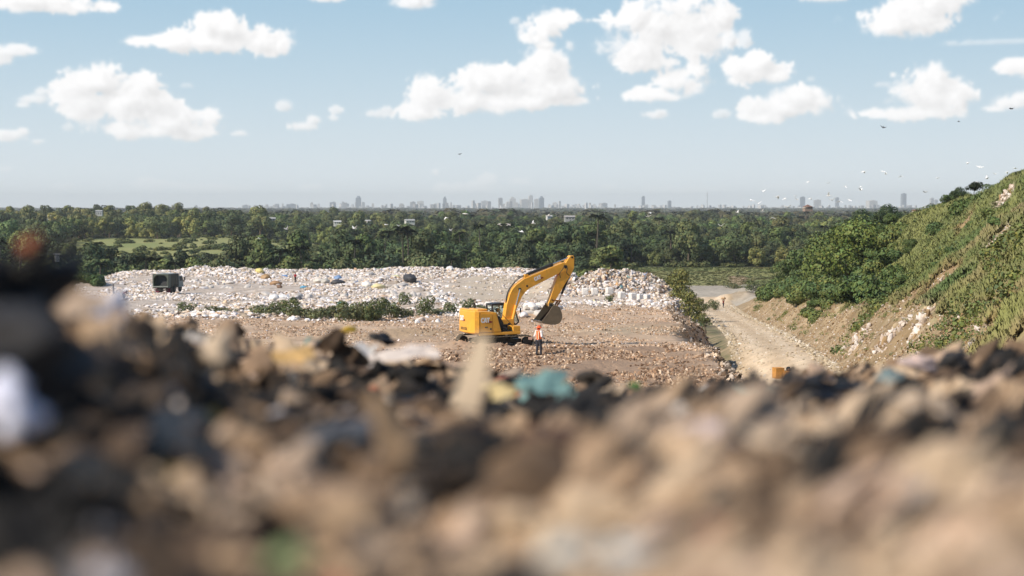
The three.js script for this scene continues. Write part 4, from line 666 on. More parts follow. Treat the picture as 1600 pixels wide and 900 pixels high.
  const stick = part('stick', [slab([[5.60, 6.12], [5.82, 6.12], [5.9, 5.98], [5.88, 5.28], [5.66, 4.80], [5.2, 4.20], [4.78, 3.55], [4.36, 2.95], [4.14, 2.70], [3.95, 2.70], [3.90, 2.86], [4.07, 3.25], [4.56, 4.60], [4.93, 5.15], [5.05, 5.45], [5.2, 5.6]], -0.185, 0.185, 0.02)], YELLOW, ex);
  part('stick_pin', [pin(5.72, 6.0, -0.22, 0.22, 0.07), pin(4.03, 2.80, -0.36, 0.36, 0.08), pin(4.22, 3.12, -0.24, 0.24, 0.06)], BLACK, stick);
  const bc = part('bucket_ram', [rod([5.66, 4.88, 0], [5.02, 3.50, 0], 0.085)], BLACK, ex); part('ram_rod', [rod([5.02, 3.50, 0], [4.82, 3.03, 0], 0.048)], STEEL, bc);
  part('bucket_link', [-0.24, 0.24].flatMap((z) => [rod([4.22, 3.12, z], [4.82, 3.03, z], 0.05), rod([4.82, 3.03, z * 0.7], [4.52, 2.62, z * 0.7], 0.06)]).concat([pin(4.82, 3.03, -0.3, 0.3, 0.06)]), std([0.30, 0.13, 0.03], 0.6), ex);
  // bucket: curved shell, two side plates, cutting lip with five teeth
  const curve = new THREE.CatmullRomCurve3([[3.16, 1.70], [3.6, 1.53], [4.2, 1.46], [4.74, 1.60], [5.0, 1.97], [4.88, 2.36], [4.58, 2.68], [4.2, 2.80]].map(([a, b]) => V(a > 4.3 ? 4.3 + (a - 4.3) * 0.62 : a, b, 0))), cp = curve.getPoints(36), inner = cp.map((p, i) => { const t = curve.getTangent(i / 36); return [p.x - t.y * 0.035, p.y + t.x * 0.035]; });
  const bucket = part('bucket', [slab([...cp.map((p) => [p.x, p.y]), ...inner.reverse()], -0.66, 0.66, 0.006), ...[-0.67, 0.635].map((z) => slab([...cp.map((p) => [p.x, p.y]), [3.98, 2.72], [3.72, 2.34], [3.42, 2.0]], z, z + 0.035, 0.008)), slab([[3.86, 2.66], [3.92, 2.9], [4.12, 2.94], [4.56, 2.66], [4.45, 2.55], [4.2, 2.62]], -0.32, -0.27, 0.006), slab([[3.86, 2.66], [3.92, 2.9], [4.12, 2.94], [4.56, 2.66], [4.45, 2.55], [4.2, 2.62]], 0.27, 0.32, 0.006)], WORN, ex);
  for (let i = 0; i < 5; i++) { const g = slab([[3.28, 1.70], [3.22, 1.62], [2.96, 1.79], [2.97, 1.81]], -0.06, 0.06, 0.008); g.translate(0, 0, -0.58 + i * 0.29); part('tooth', g, STEEL, bucket); }
  part('dirt_lining', [(() => { const g = slab([...cp.slice(2, 30).map((p, i) => { const t = curve.getTangent((i + 2) / 36); return [p.x - t.y * 0.04, p.y + t.x * 0.04]; }), ...cp.slice(2, 30).reverse().map((p, i) => { const t = curve.getTangent((29 - i) / 36), w = 0.07 + 0.05 * Math.sin(i * 1.3); return [p.x - t.y * w, p.y + t.x * w]; })], -0.6, 0.6, 0.0); return g; })()], std([0.075, 0.04, 0.028], 0.95), bucket);
}
const exAt = (x, y, z) => V(x, y, z).applyAxisAngle(V(0, 1, 0), ex.rotation.y).add(ex.position);
person('person', 'seated driver in an orange vest inside the excavator cab', exAt(0.62, 0.86, -0.94), ex.rotation.y, { ...STAND, ankleR: [0.52, 0.42, 0.12], ankleL: [0.52, 0.42, -0.12], kneeR: [0.42, 0.80, 0.11], kneeL: [0.42, 0.80, -0.11], hipR: [0, 0.93, 0.09], hipL: [0, 0.93, -0.09], pelvis: [-0.02, 0.97, 0], waist: [-0.03, 1.08, 0], chest: [-0.05, 1.30, 0], neck: [-0.04, 1.45, 0], shR: [-0.04, 1.40, 0.17], shL: [-0.04, 1.40, -0.17], elR: [0.1, 1.14, 0.22], elL: [0.1, 1.14, -0.22], wrR: [0.34, 1.16, 0.2], wrL: [0.34, 1.16, -0.2], head: [-0.02, 1.60, 0] }, { shirt: [0.62, 0.60, 0.55], vest: [0.85, 0.12, 0.03], trousers: [0.03, 0.035, 0.06], hair: [0.012, 0.01, 0.009], longSleeves: true }, 0.024);
// the worker by the machine: seen from behind, half turned, forearms raised in front, dark gloves
person('person', 'worker in orange vest, white shirt and orange hard hat standing below the bucket', onLand(842, 83, 0.0), 0.95, { ...STAND, face: -0.25, ankleR: [0.03, 0.085, 0.13], ankleL: [-0.07, 0.085, -0.12], elR: [-0.05, 1.15, 0.25], elL: [-0.06, 1.15, -0.26], wrR: [0.15, 1.04, 0.24], wrL: [0.14, 1.03, -0.22] }, { shirt: [0.78, 0.76, 0.76], vest: [0.90, 0.17, 0.035], trousers: [0.035, 0.035, 0.045], hat: [0.88, 0.13, 0.03], flap: true, gloves: [0.02, 0.02, 0.03], longSleeves: true, skinTone: [0.16, 0.085, 0.05] }, 0.0165);
tag(part('spade', [rod([0, 0, 0], [0.85, 0.1, 0.1], 0.014), slab([[-0.24, -0.08], [-0.02, -0.1], [0.0, 0.1], [-0.24, 0.08]], -0.01, 0.01, 0.003)], std([0.45, 0.28, 0.22], 0.7)), 'thin wooden stick held across by the worker in the orange vest', 'stick').position.copy(onLand(832, 83, 1.02));

// ------------------------------------------------------------------ the refuse truck on the rubbish field (local x forward)
const truck = thing('refuse_truck', onLand(263, 222, 0.2), 81 * Math.PI / 180); truck.scale.setScalar(1.03);
tag(truck, 'dark green refuse truck with open round-cornered rear hopper on the rubbish field', 'refuse truck');
{
  const GREEN = std([0.026, 0.034, 0.024], 0.55, { map: WEAR }), PALE = std([0.24, 0.26, 0.24], 0.6, { map: WEAR }), DIRTY = std([0.11, 0.085, 0.06], 0.85, { map: WEAR });
  part('body', [box(-2.2, 0.9, 1.05, 2.9, -1.2, 1.2, 0.06)], GREEN, truck);
  part('body_rib', [-1.7, -0.9, -0.1, 0.7].flatMap((x) => [box(x, x + 0.09, 1.0, 2.86, 1.19, 1.27, 0.01), box(x, x + 0.09, 1.0, 2.86, -1.27, -1.19, 0.01)]), DIRTY, truck);
  part('roof_panel', [box(-2.1, 0.8, 2.895, 2.95, -1.1, 1.1, 0.02)], PALE, truck);
  const rim = new THREE.Shape(); rim.moveTo(-1.25, 0.95); rim.lineTo(1.25, 0.95); rim.lineTo(1.25, 2.95); rim.lineTo(-1.25, 2.95); rim.closePath();
  const hole = new THREE.Path(); [[-1.05, 1.15], [1.05, 1.15], [1.08, 2.2], [0.95, 2.55], [0.6, 2.8], [-0.6, 2.8], [-0.95, 2.55], [-1.08, 2.2]].forEach(([a, b], i) => (i ? hole.lineTo(a, b) : hole.moveTo(a, b))); hole.closePath(); rim.holes.push(hole);
  const rg = new THREE.ExtrudeGeometry(rim, { depth: 1.0, bevelEnabled: false }); rg.rotateY(-Math.PI / 2); rg.translate(-2.2, 0, 0);
  const hop = part('rear_hopper', [rg], std([0.075, 0.088, 0.066], 0.6, { map: WEAR }), truck); part('hopper_floor', [box(-3.2, -2.25, 0.85, 1.0, -1.2, 1.2, 0.03), slab([[-2.25, 1.0], [-2.25, 2.8], [-2.32, 2.8], [-2.55, 1.0]], -1.05, 1.05, 0)], BLACK, hop);
  part('hopper_edge', [box(-3.26, -3.18, 0.98, 1.14, -1.22, 1.22, 0.02)], PALE, hop);
  part('bumper', [box(-3.0, -2.7, 0.45, 0.62, -1.1, 1.1, 0.02), box(-2.9, 2.0, 0.72, 0.95, -0.5, -0.3, 0.02), box(-2.9, 2.0, 0.72, 0.95, 0.3, 0.5, 0.02)], BLACK, truck);
  part('mud_flap', [box(-2.32, -2.28, 0.15, 0.75, 0.5, 1.2, 0.005), box(-2.32, -2.28, 0.15, 0.75, -1.2, -0.5, 0.005)], std([0.13, 0.01, 0.035], 0.7), truck);
  const cab = part('cab', [slab([[1.05, 0.75], [1.05, 2.55], [2.5, 2.5], [2.85, 1.7], [2.9, 0.75]], -1.18, 1.18, 0.06)], PALE, truck);
  part('window', [slab([[1.35, 1.7], [1.35, 2.35], [2.4, 2.32], [2.68, 1.7]], 1.17, 1.19, 0), slab([[1.35, 1.7], [1.35, 2.35], [2.4, 2.32], [2.68, 1.7]], -1.19, -1.17, 0)], BLACK, cab);
  part('mirror', [rod([2.6, 2.3, 1.2], [2.6, 2.2, 1.5], 0.025), box(2.55, 2.62, 1.8, 2.3, 1.42, 1.62, 0.02)], BLACK, cab);
  for (const x of [-1.55, -0.45, 1.85]) for (const s of [-1, 1]) { const w = part('wheel', [(() => { const g = new THREE.TorusGeometry(0.35, 0.16, 10, 24); g.translate(x, 0.5, s * 1.02); return g; })(), rod([x, 0.5, s * 0.9], [x, 0.5, s * 1.14], 0.36, 0.36, 24)], RUBBER, truck); part('rim', [rod([x, 0.5, s * 1.08], [x, 0.5, s * 1.17], 0.22, 0.2, 18)], DIRTY, w); }
}
// people farther off
const WALK = { ...STAND, ankleR: [0.24, 0.10, 0.10], ankleL: [-0.28, 0.14, -0.10], kneeR: [0.18, 0.50, 0.10], kneeL: [-0.04, 0.50, -0.10] };
const CARRY = { ...WALK, shR: [0, 1.44, 0.17], shL: [0, 1.44, -0.17], elR: [0.05, 1.62, 0.32], elL: [0.05, 1.62, -0.32], wrR: [0.03, 1.85, 0.24], wrL: [0.03, 1.85, -0.24], handR: [0, 1, -0.1], handL: [0, 1, 0.1] };
const BEND = { ...STAND, kneeR: [0.10, 0.48, 0.12], kneeL: [0.08, 0.48, -0.12], hipR: [-0.10, 0.86, 0.09], hipL: [-0.10, 0.86, -0.09], pelvis: [-0.08, 0.91, 0], waist: [0.04, 1.00, 0], chest: [0.24, 1.13, 0], neck: [0.38, 1.19, 0], shR: [0.32, 1.16, 0.17], shL: [0.32, 1.16, -0.17], elR: [0.38, 0.86, 0.2], elL: [0.40, 0.88, -0.2], wrR: [0.48, 0.62, 0.16], wrL: [0.5, 0.64, -0.16], head: [0.50, 1.24, 0], handR: [0.3, -1, 0], handL: [0.3, -1, 0] };
{
  const p = onLand(1131, 292); person('person', 'person walking up the dirt road with a load on the head', p, -1.3, CARRY, { shirt: [0.20, 0.045, 0.03], trousers: [0.03, 0.03, 0.04], hair: [0.012, 0.01, 0.01] }, 0.026);
  const sack = skin([[[-0.32, 0.02, 0], [0.3, 0.0, 0], 0.24, 0.22], [[0.0, 0.1, 0.2], [0.1, 0.1, -0.25], 0.22, 0.2]], 0.03, 0.1); const s = part('carried_sack', sack, std([0.52, 0.36, 0.22], 0.9)); s.position.copy(p).add(V(0.02, 1.96, 0)); s.rotation.y = 0.2; tag(s, 'tan bundle carried on the head by the walker on the road', 'bundle');
  person('person', 'person in dark clothes standing on the left of the rubbish field below the truck', onLand(176, 214), 0.6, STAND, { shirt: [0.10, 0.11, 0.13], trousers: [0.05, 0.05, 0.06], hair: [0.01, 0.01, 0.01] }, 0.028);
  person('person', 'stooping picker in a dark red top at the near left of the rubbish field', onLand(192, 196), -0.4, BEND, { shirt: [0.16, 0.03, 0.02], trousers: [0.025, 0.025, 0.03], hair: [0.01, 0.01, 0.01] }, 0.028);
  person('person', 'person in a red shirt sorting rubbish far back on the field', onLand(461, 262), 2.2, STAND, { shirt: [0.50, 0.03, 0.03], trousers: [0.06, 0.05, 0.06], hair: [0.01, 0.01, 0.01] }, 0.028);
  // the porter half hidden by the near rubbish, and the boxes on the barrow
  const q = onLand(1234, 68); q.y = at(1234, 574, 68).y - 1.73; const P = { ...STAND, shR: [0, 1.42, 0.17], elR: [0.2, 1.34, 0.34], wrR: [0.40, 1.28, 0.42], handR: [1, -0.1, 0.2] };
  person('person', 'porter in dark clothes with outstretched arm beside the orange boxes', q, -0.1, P, { shirt: [0.03, 0.04, 0.05], trousers: [0.03, 0.03, 0.04], hair: [0.008, 0.008, 0.008], longSleeves: true }, 0.02);
  const crate = (px, py, w, label, turn) => { const g = thing('orange_crate', at(px, py, 68), turn); const m = std([0.66, 0.30, 0.06], 0.7, { map: WEAR }); part('crate_wall', [box(-w / 2, w / 2, -0.25, 0.25, -0.22, -0.2, 0.006), box(-w / 2, w / 2, -0.25, 0.25, 0.2, 0.22, 0.006), box(-w / 2, -w / 2 + 0.02, -0.25, 0.25, -0.2, 0.2, 0.006), box(w / 2 - 0.02, w / 2, -0.25, 0.25, -0.2, 0.2, 0.006), box(-w / 2, w / 2, -0.25, -0.23, -0.2, 0.2, 0.004)], m, g); part('crate_lid', [box(-w / 2 - 0.01, w / 2 + 0.01, 0.245, 0.27, -0.23, 0.23, 0.008)], m, g); return tag(g, label, 'crate'); };
  crate(1216, 583, 0.44, 'orange-yellow crate, the left of two on a barrow at the near road end', 0.25); crate(1229, 588, 0.40, 'darker orange crate in front of the dark-haired porter', -0.25);
  const b = thing('barrow', at(1222, 602, 68.1)); part('tray', [box(-0.5, 0.5, -0.04, 0.04, -0.35, 0.35, 0.02)], MUD, b); part('leg', [rod([-0.4, 0, 0], [-0.4, -1.0, 0.1], 0.02), rod([0.4, 0, 0], [0.4, -1.0, 0.1], 0.02), rod([-0.4, 0, -0.2], [-0.4, -1.0, -0.3], 0.02), rod([0.4, 0, -0.2], [0.4, -1.0, -0.3], 0.02)], BLACK, b); tag(b, 'dark barrow frame carrying two orange crates', 'barrow');
}

// ------------------------------------------------------------------ rubbish: crumpled lumps, rags and sheets
function lump(seed, detail, flat = 0.7, rough = 0.45, ridge = 0.25) {
  let g = new THREE.IcosahedronGeometry(1, detail); g.deleteAttribute('uv'); g.deleteAttribute('normal'); g = mergeVertices(g, 1e-4); const p = g.attributes.position;
  for (let i = 0; i < p.count; i++) { const x = p.getX(i), y = p.getY(i), z = p.getZ(i), s = seed * 7.3, k = 1 + rough * fbm3(x * 1.1 + s, y * 1.1, z * 1.1, 2) - ridge * Math.abs(vn3(x * 2.6 + s, y * 2.6 + 5, z * 2.6)) + 0.1 * vn3(x * 6 + s, y * 6, z * 6); p.setXYZ(i, x * k * (1 + 0.35 * Math.sin(seed)), y * k * flat, z * k); }
  g.computeVertexNormals(); return g;
}
function sheetGeo(seed, n, curl = 0.5) {
  const g = new THREE.PlaneGeometry(2, 2, n, n), p = g.attributes.position; g.rotateX(-Math.PI / 2);
  for (let i = 0; i < p.count; i++) { const x = p.getX(i), z = p.getZ(i), s = seed * 3.7, e = Math.max(Math.abs(x), Math.abs(z)); p.setXYZ(i, x * (1 - 0.25 * Math.abs(vn(z * 1.7 + s, 1))) + 0.15 * vn(z * 2 + s, x), 0.75 * (0.5 - Math.abs(vn(x * 1.3 + s, z * 1.3))) + 0.22 * Math.abs(vn(x * 3.1 + s, z * 3.1 + 4)) + curl * vn(s, x) * e, z * (1 - 0.25 * Math.abs(vn(x * 1.7, s))) + 0.15 * vn(x * 2, s + z)); }
  g.computeVertexNormals(); return g;
}
const PLASTIC = std([1, 1, 1], 0.5), CLOTH = std([1, 1, 1], 0.95);
const EARTHY = [[0.56, 0.38, 0.25], [0.45, 0.30, 0.19], [0.66, 0.49, 0.34], [0.33, 0.215, 0.135], [0.15, 0.10, 0.06], [0.72, 0.56, 0.41], [0.52, 0.36, 0.25]];
const PALEBITS = [[0.68, 0.62, 0.58], [0.78, 0.74, 0.72], [0.64, 0.56, 0.50], [0.72, 0.66, 0.65], [0.56, 0.48, 0.40], [0.66, 0.55, 0.44], [0.48, 0.39, 0.30], [0.80, 0.77, 0.78], [0.34, 0.27, 0.20]];
const BRIGHT = [[0.20, 0.25, 0.38], [0.30, 0.13, 0.11], [0.50, 0.44, 0.28], [0.05, 0.05, 0.055], [0.06, 0.06, 0.07], [0.16, 0.17, 0.19], [0.24, 0.25, 0.28], [0.16, 0.30, 0.30], [0.35, 0.36, 0.38], [0.03, 0.03, 0.035], [0.50, 0.30, 0.14], [0.20, 0.30, 0.45]];
function scatter(name, label, geos, mat, list) {   // list: [position, size, turn(3), colour]
  const per = geos.map(() => []); list.forEach((q, i) => per[i % geos.length].push(q)); const m4 = new THREE.Matrix4(), q = new THREE.Quaternion(), e = new THREE.Euler(), c = new THREE.Color();
  per.forEach((l, k) => { if (!l.length) return; const im = new THREE.InstancedMesh(geos[k], mat, l.length); l.forEach(([p, s, t, col], i) => { m4.compose(p, q.setFromEuler(e.set(...t)), Array.isArray(s) ? V(...s) : V(s, s, s)); im.setMatrixAt(i, m4); im.setColorAt(i, c.setRGB(...col)); }); im.name = numbered(name); shade(im); scene.add(im); tag(im, label, 'rubbish', name.replace(/_/g, ' ') + ' spread over the ground', 'stuff'); });
}
const chips = [11, 12, 13, 14, 15].map((s) => { const g = lump(s, 1, 0.45, 0.7, 0.5).toNonIndexed(); g.computeVertexNormals(); return g; });
const lumps = [1, 2, 3, 4].map((s) => lump(s, 2)), sheetsG = [1, 2, 3].map((s) => sheetGeo(s, 5));
const pick = (a, r) => a[Math.floor(r() * a.length)], toned = (c, r, k = 0.35) => { const t = 1 - k / 2 + k * r(); return [c[0] * t, c[1] * t, c[2] * t]; };
{
  const r = rng(900), dirt = [], pale = [], film = [];
  for (let k = 0; k < 700000 && dirt.length < 170000; k++) {        // clods and brown scraps of the near terrace
    const d = 56 + 150 * Math.pow(r(), 1.6), x = -36 + 66 * r(), m = terraceMask(x, d); if (m < 0.03) continue; if (Math.abs(x) > 0.42 * d) continue;
    const wf = sm(130, 165, d + (x > -4 ? -25 * sm(-4, 4, x) : 0)); if (r() < wf * 0.8) continue;
    const rough = fbm(x * 0.35, d * 0.35, 3), bare = bump(x, d, -7, 103, 6, 4, 1); if (r() < bare * 0.8 || r() > 0.45 + rough * 1.7) continue;
    const s = (0.016 + 0.072 * Math.pow(r(), 3.4)) * (d < 95 && x < 12 ? 1.3 : 1) * (0.8 + d / 500), dark = d < 92 && x < 11, col = dark ? toned(pick([[0.27, 0.165, 0.10], [0.40, 0.25, 0.155], [0.50, 0.345, 0.225], [0.18, 0.11, 0.068], [0.64, 0.49, 0.36]], r), r) : toned(r() < 0.13 ? pick(PALEBITS, r) : pick(EARTHY, r), r);
    dirt.push([place(x, d, s * 0.2), [s * (0.7 + r()), s * (0.6 + 0.6 * r()), s], [r() * 6, r() * 6, r() * 6], col]);
  }
  for (let k = 0; k < 16000; k++) { const d = 66 + 150 * r(), x = table(XE, d) - 1 + 4.6 * r(); if (terraceMask(x, d) < 0.02) continue; const s = 0.03 + 0.16 * Math.pow(r(), 3); dirt.push([place(x, d, s * 0.3), [s * (0.8 + r()), s * 0.7, s], [r() * 6, r() * 6, r() * 6], toned(pick([[0.14, 0.095, 0.06], [0.24, 0.165, 0.11], [0.09, 0.065, 0.045], [0.40, 0.31, 0.23], [0.55, 0.47, 0.40]], r), r)]); }
  scatter('brown_waste', 'brown clods and scraps of the trampled landfill ground', chips, M.scrapMatte, dirt);
  const inPile = (x, d) => bump(x, d, 15.4, 207, 6, 6, 1) > 0.25 || bump(x, d, 19, 208, 4, 5, 1) > 0.3 || bump(x, d, 10.5, 204, 4.5, 5, 1) > 0.3;
  for (let k = 0; k < 1100000 && pale.length < 150000; k++) {       // the white rubbish of the field and its heaps
    const d = 124 + 184 * r(), x = -84 + 112 * r(); if (Math.abs(x) > 0.42 * d || terraceMask(x, d) < 0.15) continue;
    const pile = inPile(x, d), wf = sm(128, 160, d + 8 * fbm(x * 0.12, d * 0.12, 3) + (x > -4 ? -30 * sm(-4, 4, x) : 0)); if (!pile && r() > wf) continue;
    const bare = bump(x, d, -2, 235, 9, 55, 1) + 0.25 * fbm(x * 0.12, d * 0.12, 3), back = sm(276, 284, d); if (!pile && back < 0.5 && bare > 0.35 && r() < 0.95) continue;
    const thick = fbm(x * 0.10 + 31, d * 0.10, 4); if (!pile && back < 0.5 && r() > 0.36 + 2.3 * thick) continue;
    if (pile && r() < 0.3) continue;
    const big = r(), s = (pile ? 0.11 : 0.07) + (0.20 + 0.08 * back + 0.3 * Math.max(0, thick)) * Math.pow(big, 4), u = r(), tan = vn(x * 0.08 + 50, d * 0.08) * 0.5 + 0.3;
    const col = toned(u < (pile ? 0.06 : 0.012) ? pick(BRIGHT, r) : u < 0.03 + 0.20 * tan ? pick(EARTHY, r) : pick(PALEBITS, r), r);
    (r() < 0.6 ? pale : film).push([place(x, d, s * 0.25), [s * (0.8 + 0.6 * r()), s * (0.6 + 0.5 * r()), s], [r() * 0.8 - 0.4 + (r() < 0.3 ? r() * 6 : 0), r() * 6, r() * 0.8 - 0.4], col]);
  }
  for (let k = 0; k < 24000; k++) { const t = r() * 6.283, q = Math.sqrt(r()), x = 14.6 + Math.cos(t) * q * 9.2, d = 206 + Math.sin(t) * q * 7; if (terraceMask(x, d) < 0.1) continue; const s = 0.09 + 0.30 * Math.pow(r(), 3), u = r(); (r() < 0.4 ? pale : film).push([place(x, d, s * 0.3), [s * (0.8 + 0.8 * r()), s * 0.7, s], [r() * 6, r() * 6, r() * 6], toned(u < 0.11 ? pick(BRIGHT, r) : u < 0.28 ? pick(EARTHY, r) : pick(PALEBITS, r), r)]); }
  scatter('pale_waste', 'white and pale plastic rubbish covering the landfill field', lumps, M.scrap, pale);
  scatter('plastic_film', 'crumpled pale plastic sheets strewn over the landfill field', sheetsG, PLASTIC, film);
  // stones and rubble: road, bank and bare patches of the hill
  const rub = [];
  for (let k = 0; k < 60000; k++) { const d = 80 + 230 * Math.pow(r(), 1.3), c = roadC(d), h = roadHalf(d), x = c + (r() * 2 - 1) * h * 1.1, e = Math.abs(x - c) / h; if (r() > 0.05 + 0.6 * sm(0.75, 1.05, e)) continue; if (terraceMask(x, d) > 0.6) continue; const s = 0.03 + 0.11 * Math.pow(r(), 4) * (0.5 + e); rub.push([place(x, d, s * 0.2), [s * 1.2, s * 0.7, s], [r() * 6, r() * 6, 0], toned(r() < 0.2 ? [0.62, 0.56, 0.48] : [0.45, 0.37, 0.26], r)]); }
  scatter('road_gravel', 'loose stones on the dirt road and along its edges', lumps, M.scrapMatte, rub);
  const bank = [];
  for (let k = 0; k < 120000 && bank.length < 26000; k++) { const d = 66 + 200 * r(), px = 1150 + 450 * r(), x = (px - 800) / 2200 * d, rr = x - roadC(d) - roadHalf(d); if (rr < -0.3 || rr > 30) continue; const c = cover(x, d); if (c.kind !== 'hill') continue;
    const patch = c.stone; if (r() > Math.max(patch, c.bank * 0.6)) continue;
    const s = 0.03 + 0.13 * Math.pow(r(), 3) * (0.6 + patch); bank.push([place(x, d, s * 0.3), [s * (0.7 + r()), s * 0.8, s], [r() * 6, r() * 6, r() * 6], toned(r() < 0.2 + 0.5 * patch ? pick([[0.54, 0.46, 0.39], [0.46, 0.37, 0.30], [0.62, 0.56, 0.51]], r) : pick([[0.34, 0.23, 0.12], [0.27, 0.18, 0.10], [0.42, 0.32, 0.20]], r), r)]); }
  scatter('bank_rubble', 'pale rubble and clods on the earth bank and bare patches of the hill', lumps, M.scrapMatte, bank);
}
// sacks, bags and bales that can be told apart
const sackShape = (seed) => { const g = lump(seed + 20, 4, 0.75, 0.28, 0.16), p = g.attributes.position; for (let i = 0; i < p.count; i++) if (p.getY(i) < -0.45) p.setY(i, -0.45 + (p.getY(i) + 0.45) * 0.2); g.computeVertexNormals(); return g; };
const sacks = [0, 1, 2].map(sackShape), bagBig = (() => { const g = new RoundedBoxGeometry(1, 1.1, 1, 5, 0.16), p = g.attributes.position; for (let i = 0; i < p.count; i++) { const x = p.getX(i), y = p.getY(i), z = p.getZ(i), b = 1 + 0.10 * Math.cos(y * 2.6) + 0.05 * vn3(x * 3, y * 3, z * 3); p.setXYZ(i, x * b, y + 0.04 * vn3(x * 2, 3, z * 2), z * b); } g.computeVertexNormals(); return g; })();
{
  const P = [[914, 455, 0], [929, 455, 1], [952, 454, 0], [971, 461, 0], [988, 462.5, 1], [999.5, 464, 0], [1010, 465, 1]], W = std([0.74, 0.70, 0.66], 0.85, { bumpMap: GRAIN, bumpScale: 0.03 });
  P.forEach(([px, py, k], i) => { const d = 192, p = at(px, py, d), o = thing('big_bag', [p.x, landY(p.x, d) + 0.36, p.z], i * 1.7); if (k >= 0) o.position.y = Math.max(o.position.y, p.y - 0.02); part('bag_body', bagBig, W, o); part('lifting_loop', [-1, 1].flatMap((a) => [-1, 1].map((b) => { const g = new THREE.TorusGeometry(0.11, 0.018, 5, 10); g.translate(a * 0.34, 0.56, b * 0.34); return g; })), W, o); o.scale.setScalar(0.86);
    tag(o, ['white big bag at the left end of the row before the rubbish pile', 'second white big bag from the left in the row before the pile', 'white big bag behind the dark scrub, third of the row', 'white big bag in the middle right of the row, right of the dark scrub', 'white big bag, third from the right end of the row', 'white big bag, second from the right end of the row', 'rightmost and smallest looking white big bag of the row'][i], 'bag', 'white big bags before the rubbish pile'); });
  const r = rng(77), white = [0.70, 0.68, 0.66], list = [
    [527, 441, 246, 1.5, [0.04, 0.04, 0.045], 'black bag'], [640, 438, 244, 2.2, [0.035, 0.035, 0.04], 'large black plastic bag on top of the bag heap in the middle of the field'], [618, 432, 250, 1.8, [0.62, 0.58, 0.34], 'pale yellow bag beside the large black bag on the bag heap'], [590, 443, 238, 1.4, [0.64, 0.55, 0.30], 'yellowish sack at the foot of the bag heap'], [572, 441, 240, 1.6, [0.72, 0.68, 0.62], 'white sack heap left of the yellowish sack'],
    [606, 449, 228, 0.9, [0.62, 0.6, 0.6], 'grey-white bag below the bag heap'], [686, 460, 196, 1.0, [0.50, 0.51, 0.53], 'grey bag of the pair on the ridge left of the excavator'], [692, 463, 192, 0.8, [0.72, 0.70, 0.68], 'white bag in front of the grey bag on the ridge'], [697, 466, 190, 0.6, [0.10, 0.10, 0.11], 'dark bag right of the white bag on the ridge'], [679, 464, 191, 0.7, [0.60, 0.60, 0.62], 'pale grey bag at the left of the bags on the ridge'],
    [466, 466, 196, 1.0, [0.06, 0.06, 0.065], 'black and grey bag alone in the near part of the field'], [428, 462, 200, 1.4, white, 'white sack heap lying left of the lone black bag'], [442, 460, 204, 1.2, white, 'flat white sack left above the lone black bag'], [405, 425, 285, 1.6, [0.60, 0.50, 0.18], 'yellow sack at the far edge of the field below the trees'], [415, 434, 268, 1.7, [0.36, 0.22, 0.10], 'brown cardboard heap far back on the field'], [430, 442, 250, 1.3, [0.34, 0.20, 0.10], 'brown cardboard bale nearer than the cardboard heap'], [436, 447, 236, 0.9, [0.16, 0.09, 0.05], 'dark brown flattened box in the field'],
    [508, 438, 254, 1.4, [0.42, 0.40, 0.36], 'grey standing bale in the middle back of the field'], [498, 436, 258, 1.3, [0.62, 0.58, 0.52], 'pale standing bale left of the grey bale'], [445, 430, 276, 1.2, [0.12, 0.22, 0.42], 'blue plastic heap at the far edge of the field'], [528, 432, 266, 1.4, [0.16, 0.26, 0.44], 'blue sheet among the far bags'], [474, 448, 238, 0.8, [0.10, 0.30, 0.45], 'small blue bag in the middle of the field'], [531, 470, 184, 0.6, [0.12, 0.40, 0.40], 'teal plastic scrap in the near field'],
    [703, 423, 288, 1.4, white, 'white bundle sticking up at the far edge above the cleared ground'], [1010, 425, 206, 0.9, [0.04, 0.04, 0.05], 'black bag high on the right shoulder of the rubbish pile'], [941, 433, 206, 0.8, [0.08, 0.10, 0.30], 'blue bag on the upper left of the rubbish pile'],
    [848, 486, 140, 1.3, [0.66, 0.60, 0.55], 'pale bundle of the white heap behind the bucket, its highest'], [866, 488, 139, 1.0, [0.58, 0.54, 0.52], 'grey-white bundle right of the bucket'], [828, 492, 138, 1.2, [0.72, 0.68, 0.64], 'white bundle between the boom and the bucket'], [818, 497, 136, 0.8, [0.70, 0.66, 0.66], 'small white bundle right of the excavator cab'], [776, 466, 166, 1.2, [0.50, 0.42, 0.34], 'pale brown bundle above the excavator cab'], [764, 464, 168, 1.0, [0.62, 0.58, 0.54], 'pale bundle left above the excavator cab'],
  ];
  const mats = new Map(), sackM = (c) => { const k = c.join(); if (!mats.has(k)) mats.set(k, std(c, 0.6, { bumpMap: GRAIN, bumpScale: 0.03 })); return mats.get(k); };
  list.forEach(([px, , d, s, c, label], i) => { const o = part(/bale|box|cardboard/.test(label) ? 'waste_bale' : /sheet|scrap/.test(label) ? 'plastic_sheet' : 'rubbish_bag', sacks[i % 3], sackM(c)); o.position.copy(onLand(px, d, s * 0.25)); o.scale.set(s * 0.62, s * 0.55, s * 0.55); o.rotation.y = i * 2.1; tag(o, label === 'black bag' ? 'black bag right of the blue sheet in the far bags' : label, /bale|box|cardboard/.test(label) ? 'bale' : /sheet|scrap/.test(label) ? 'sheet' : 'bag'); });
  let proto; const zones = [[620, 246, 60, 8, 40], [560, 240, 50, 10, 26], [470, 204, 70, 8, 34], [655, 208, 40, 8, 26], [340, 250, 70, 14, 22], [840, 139, 26, 2.5, 18], [520, 276, 110, 8, 30], [690, 284, 40, 6, 14]];
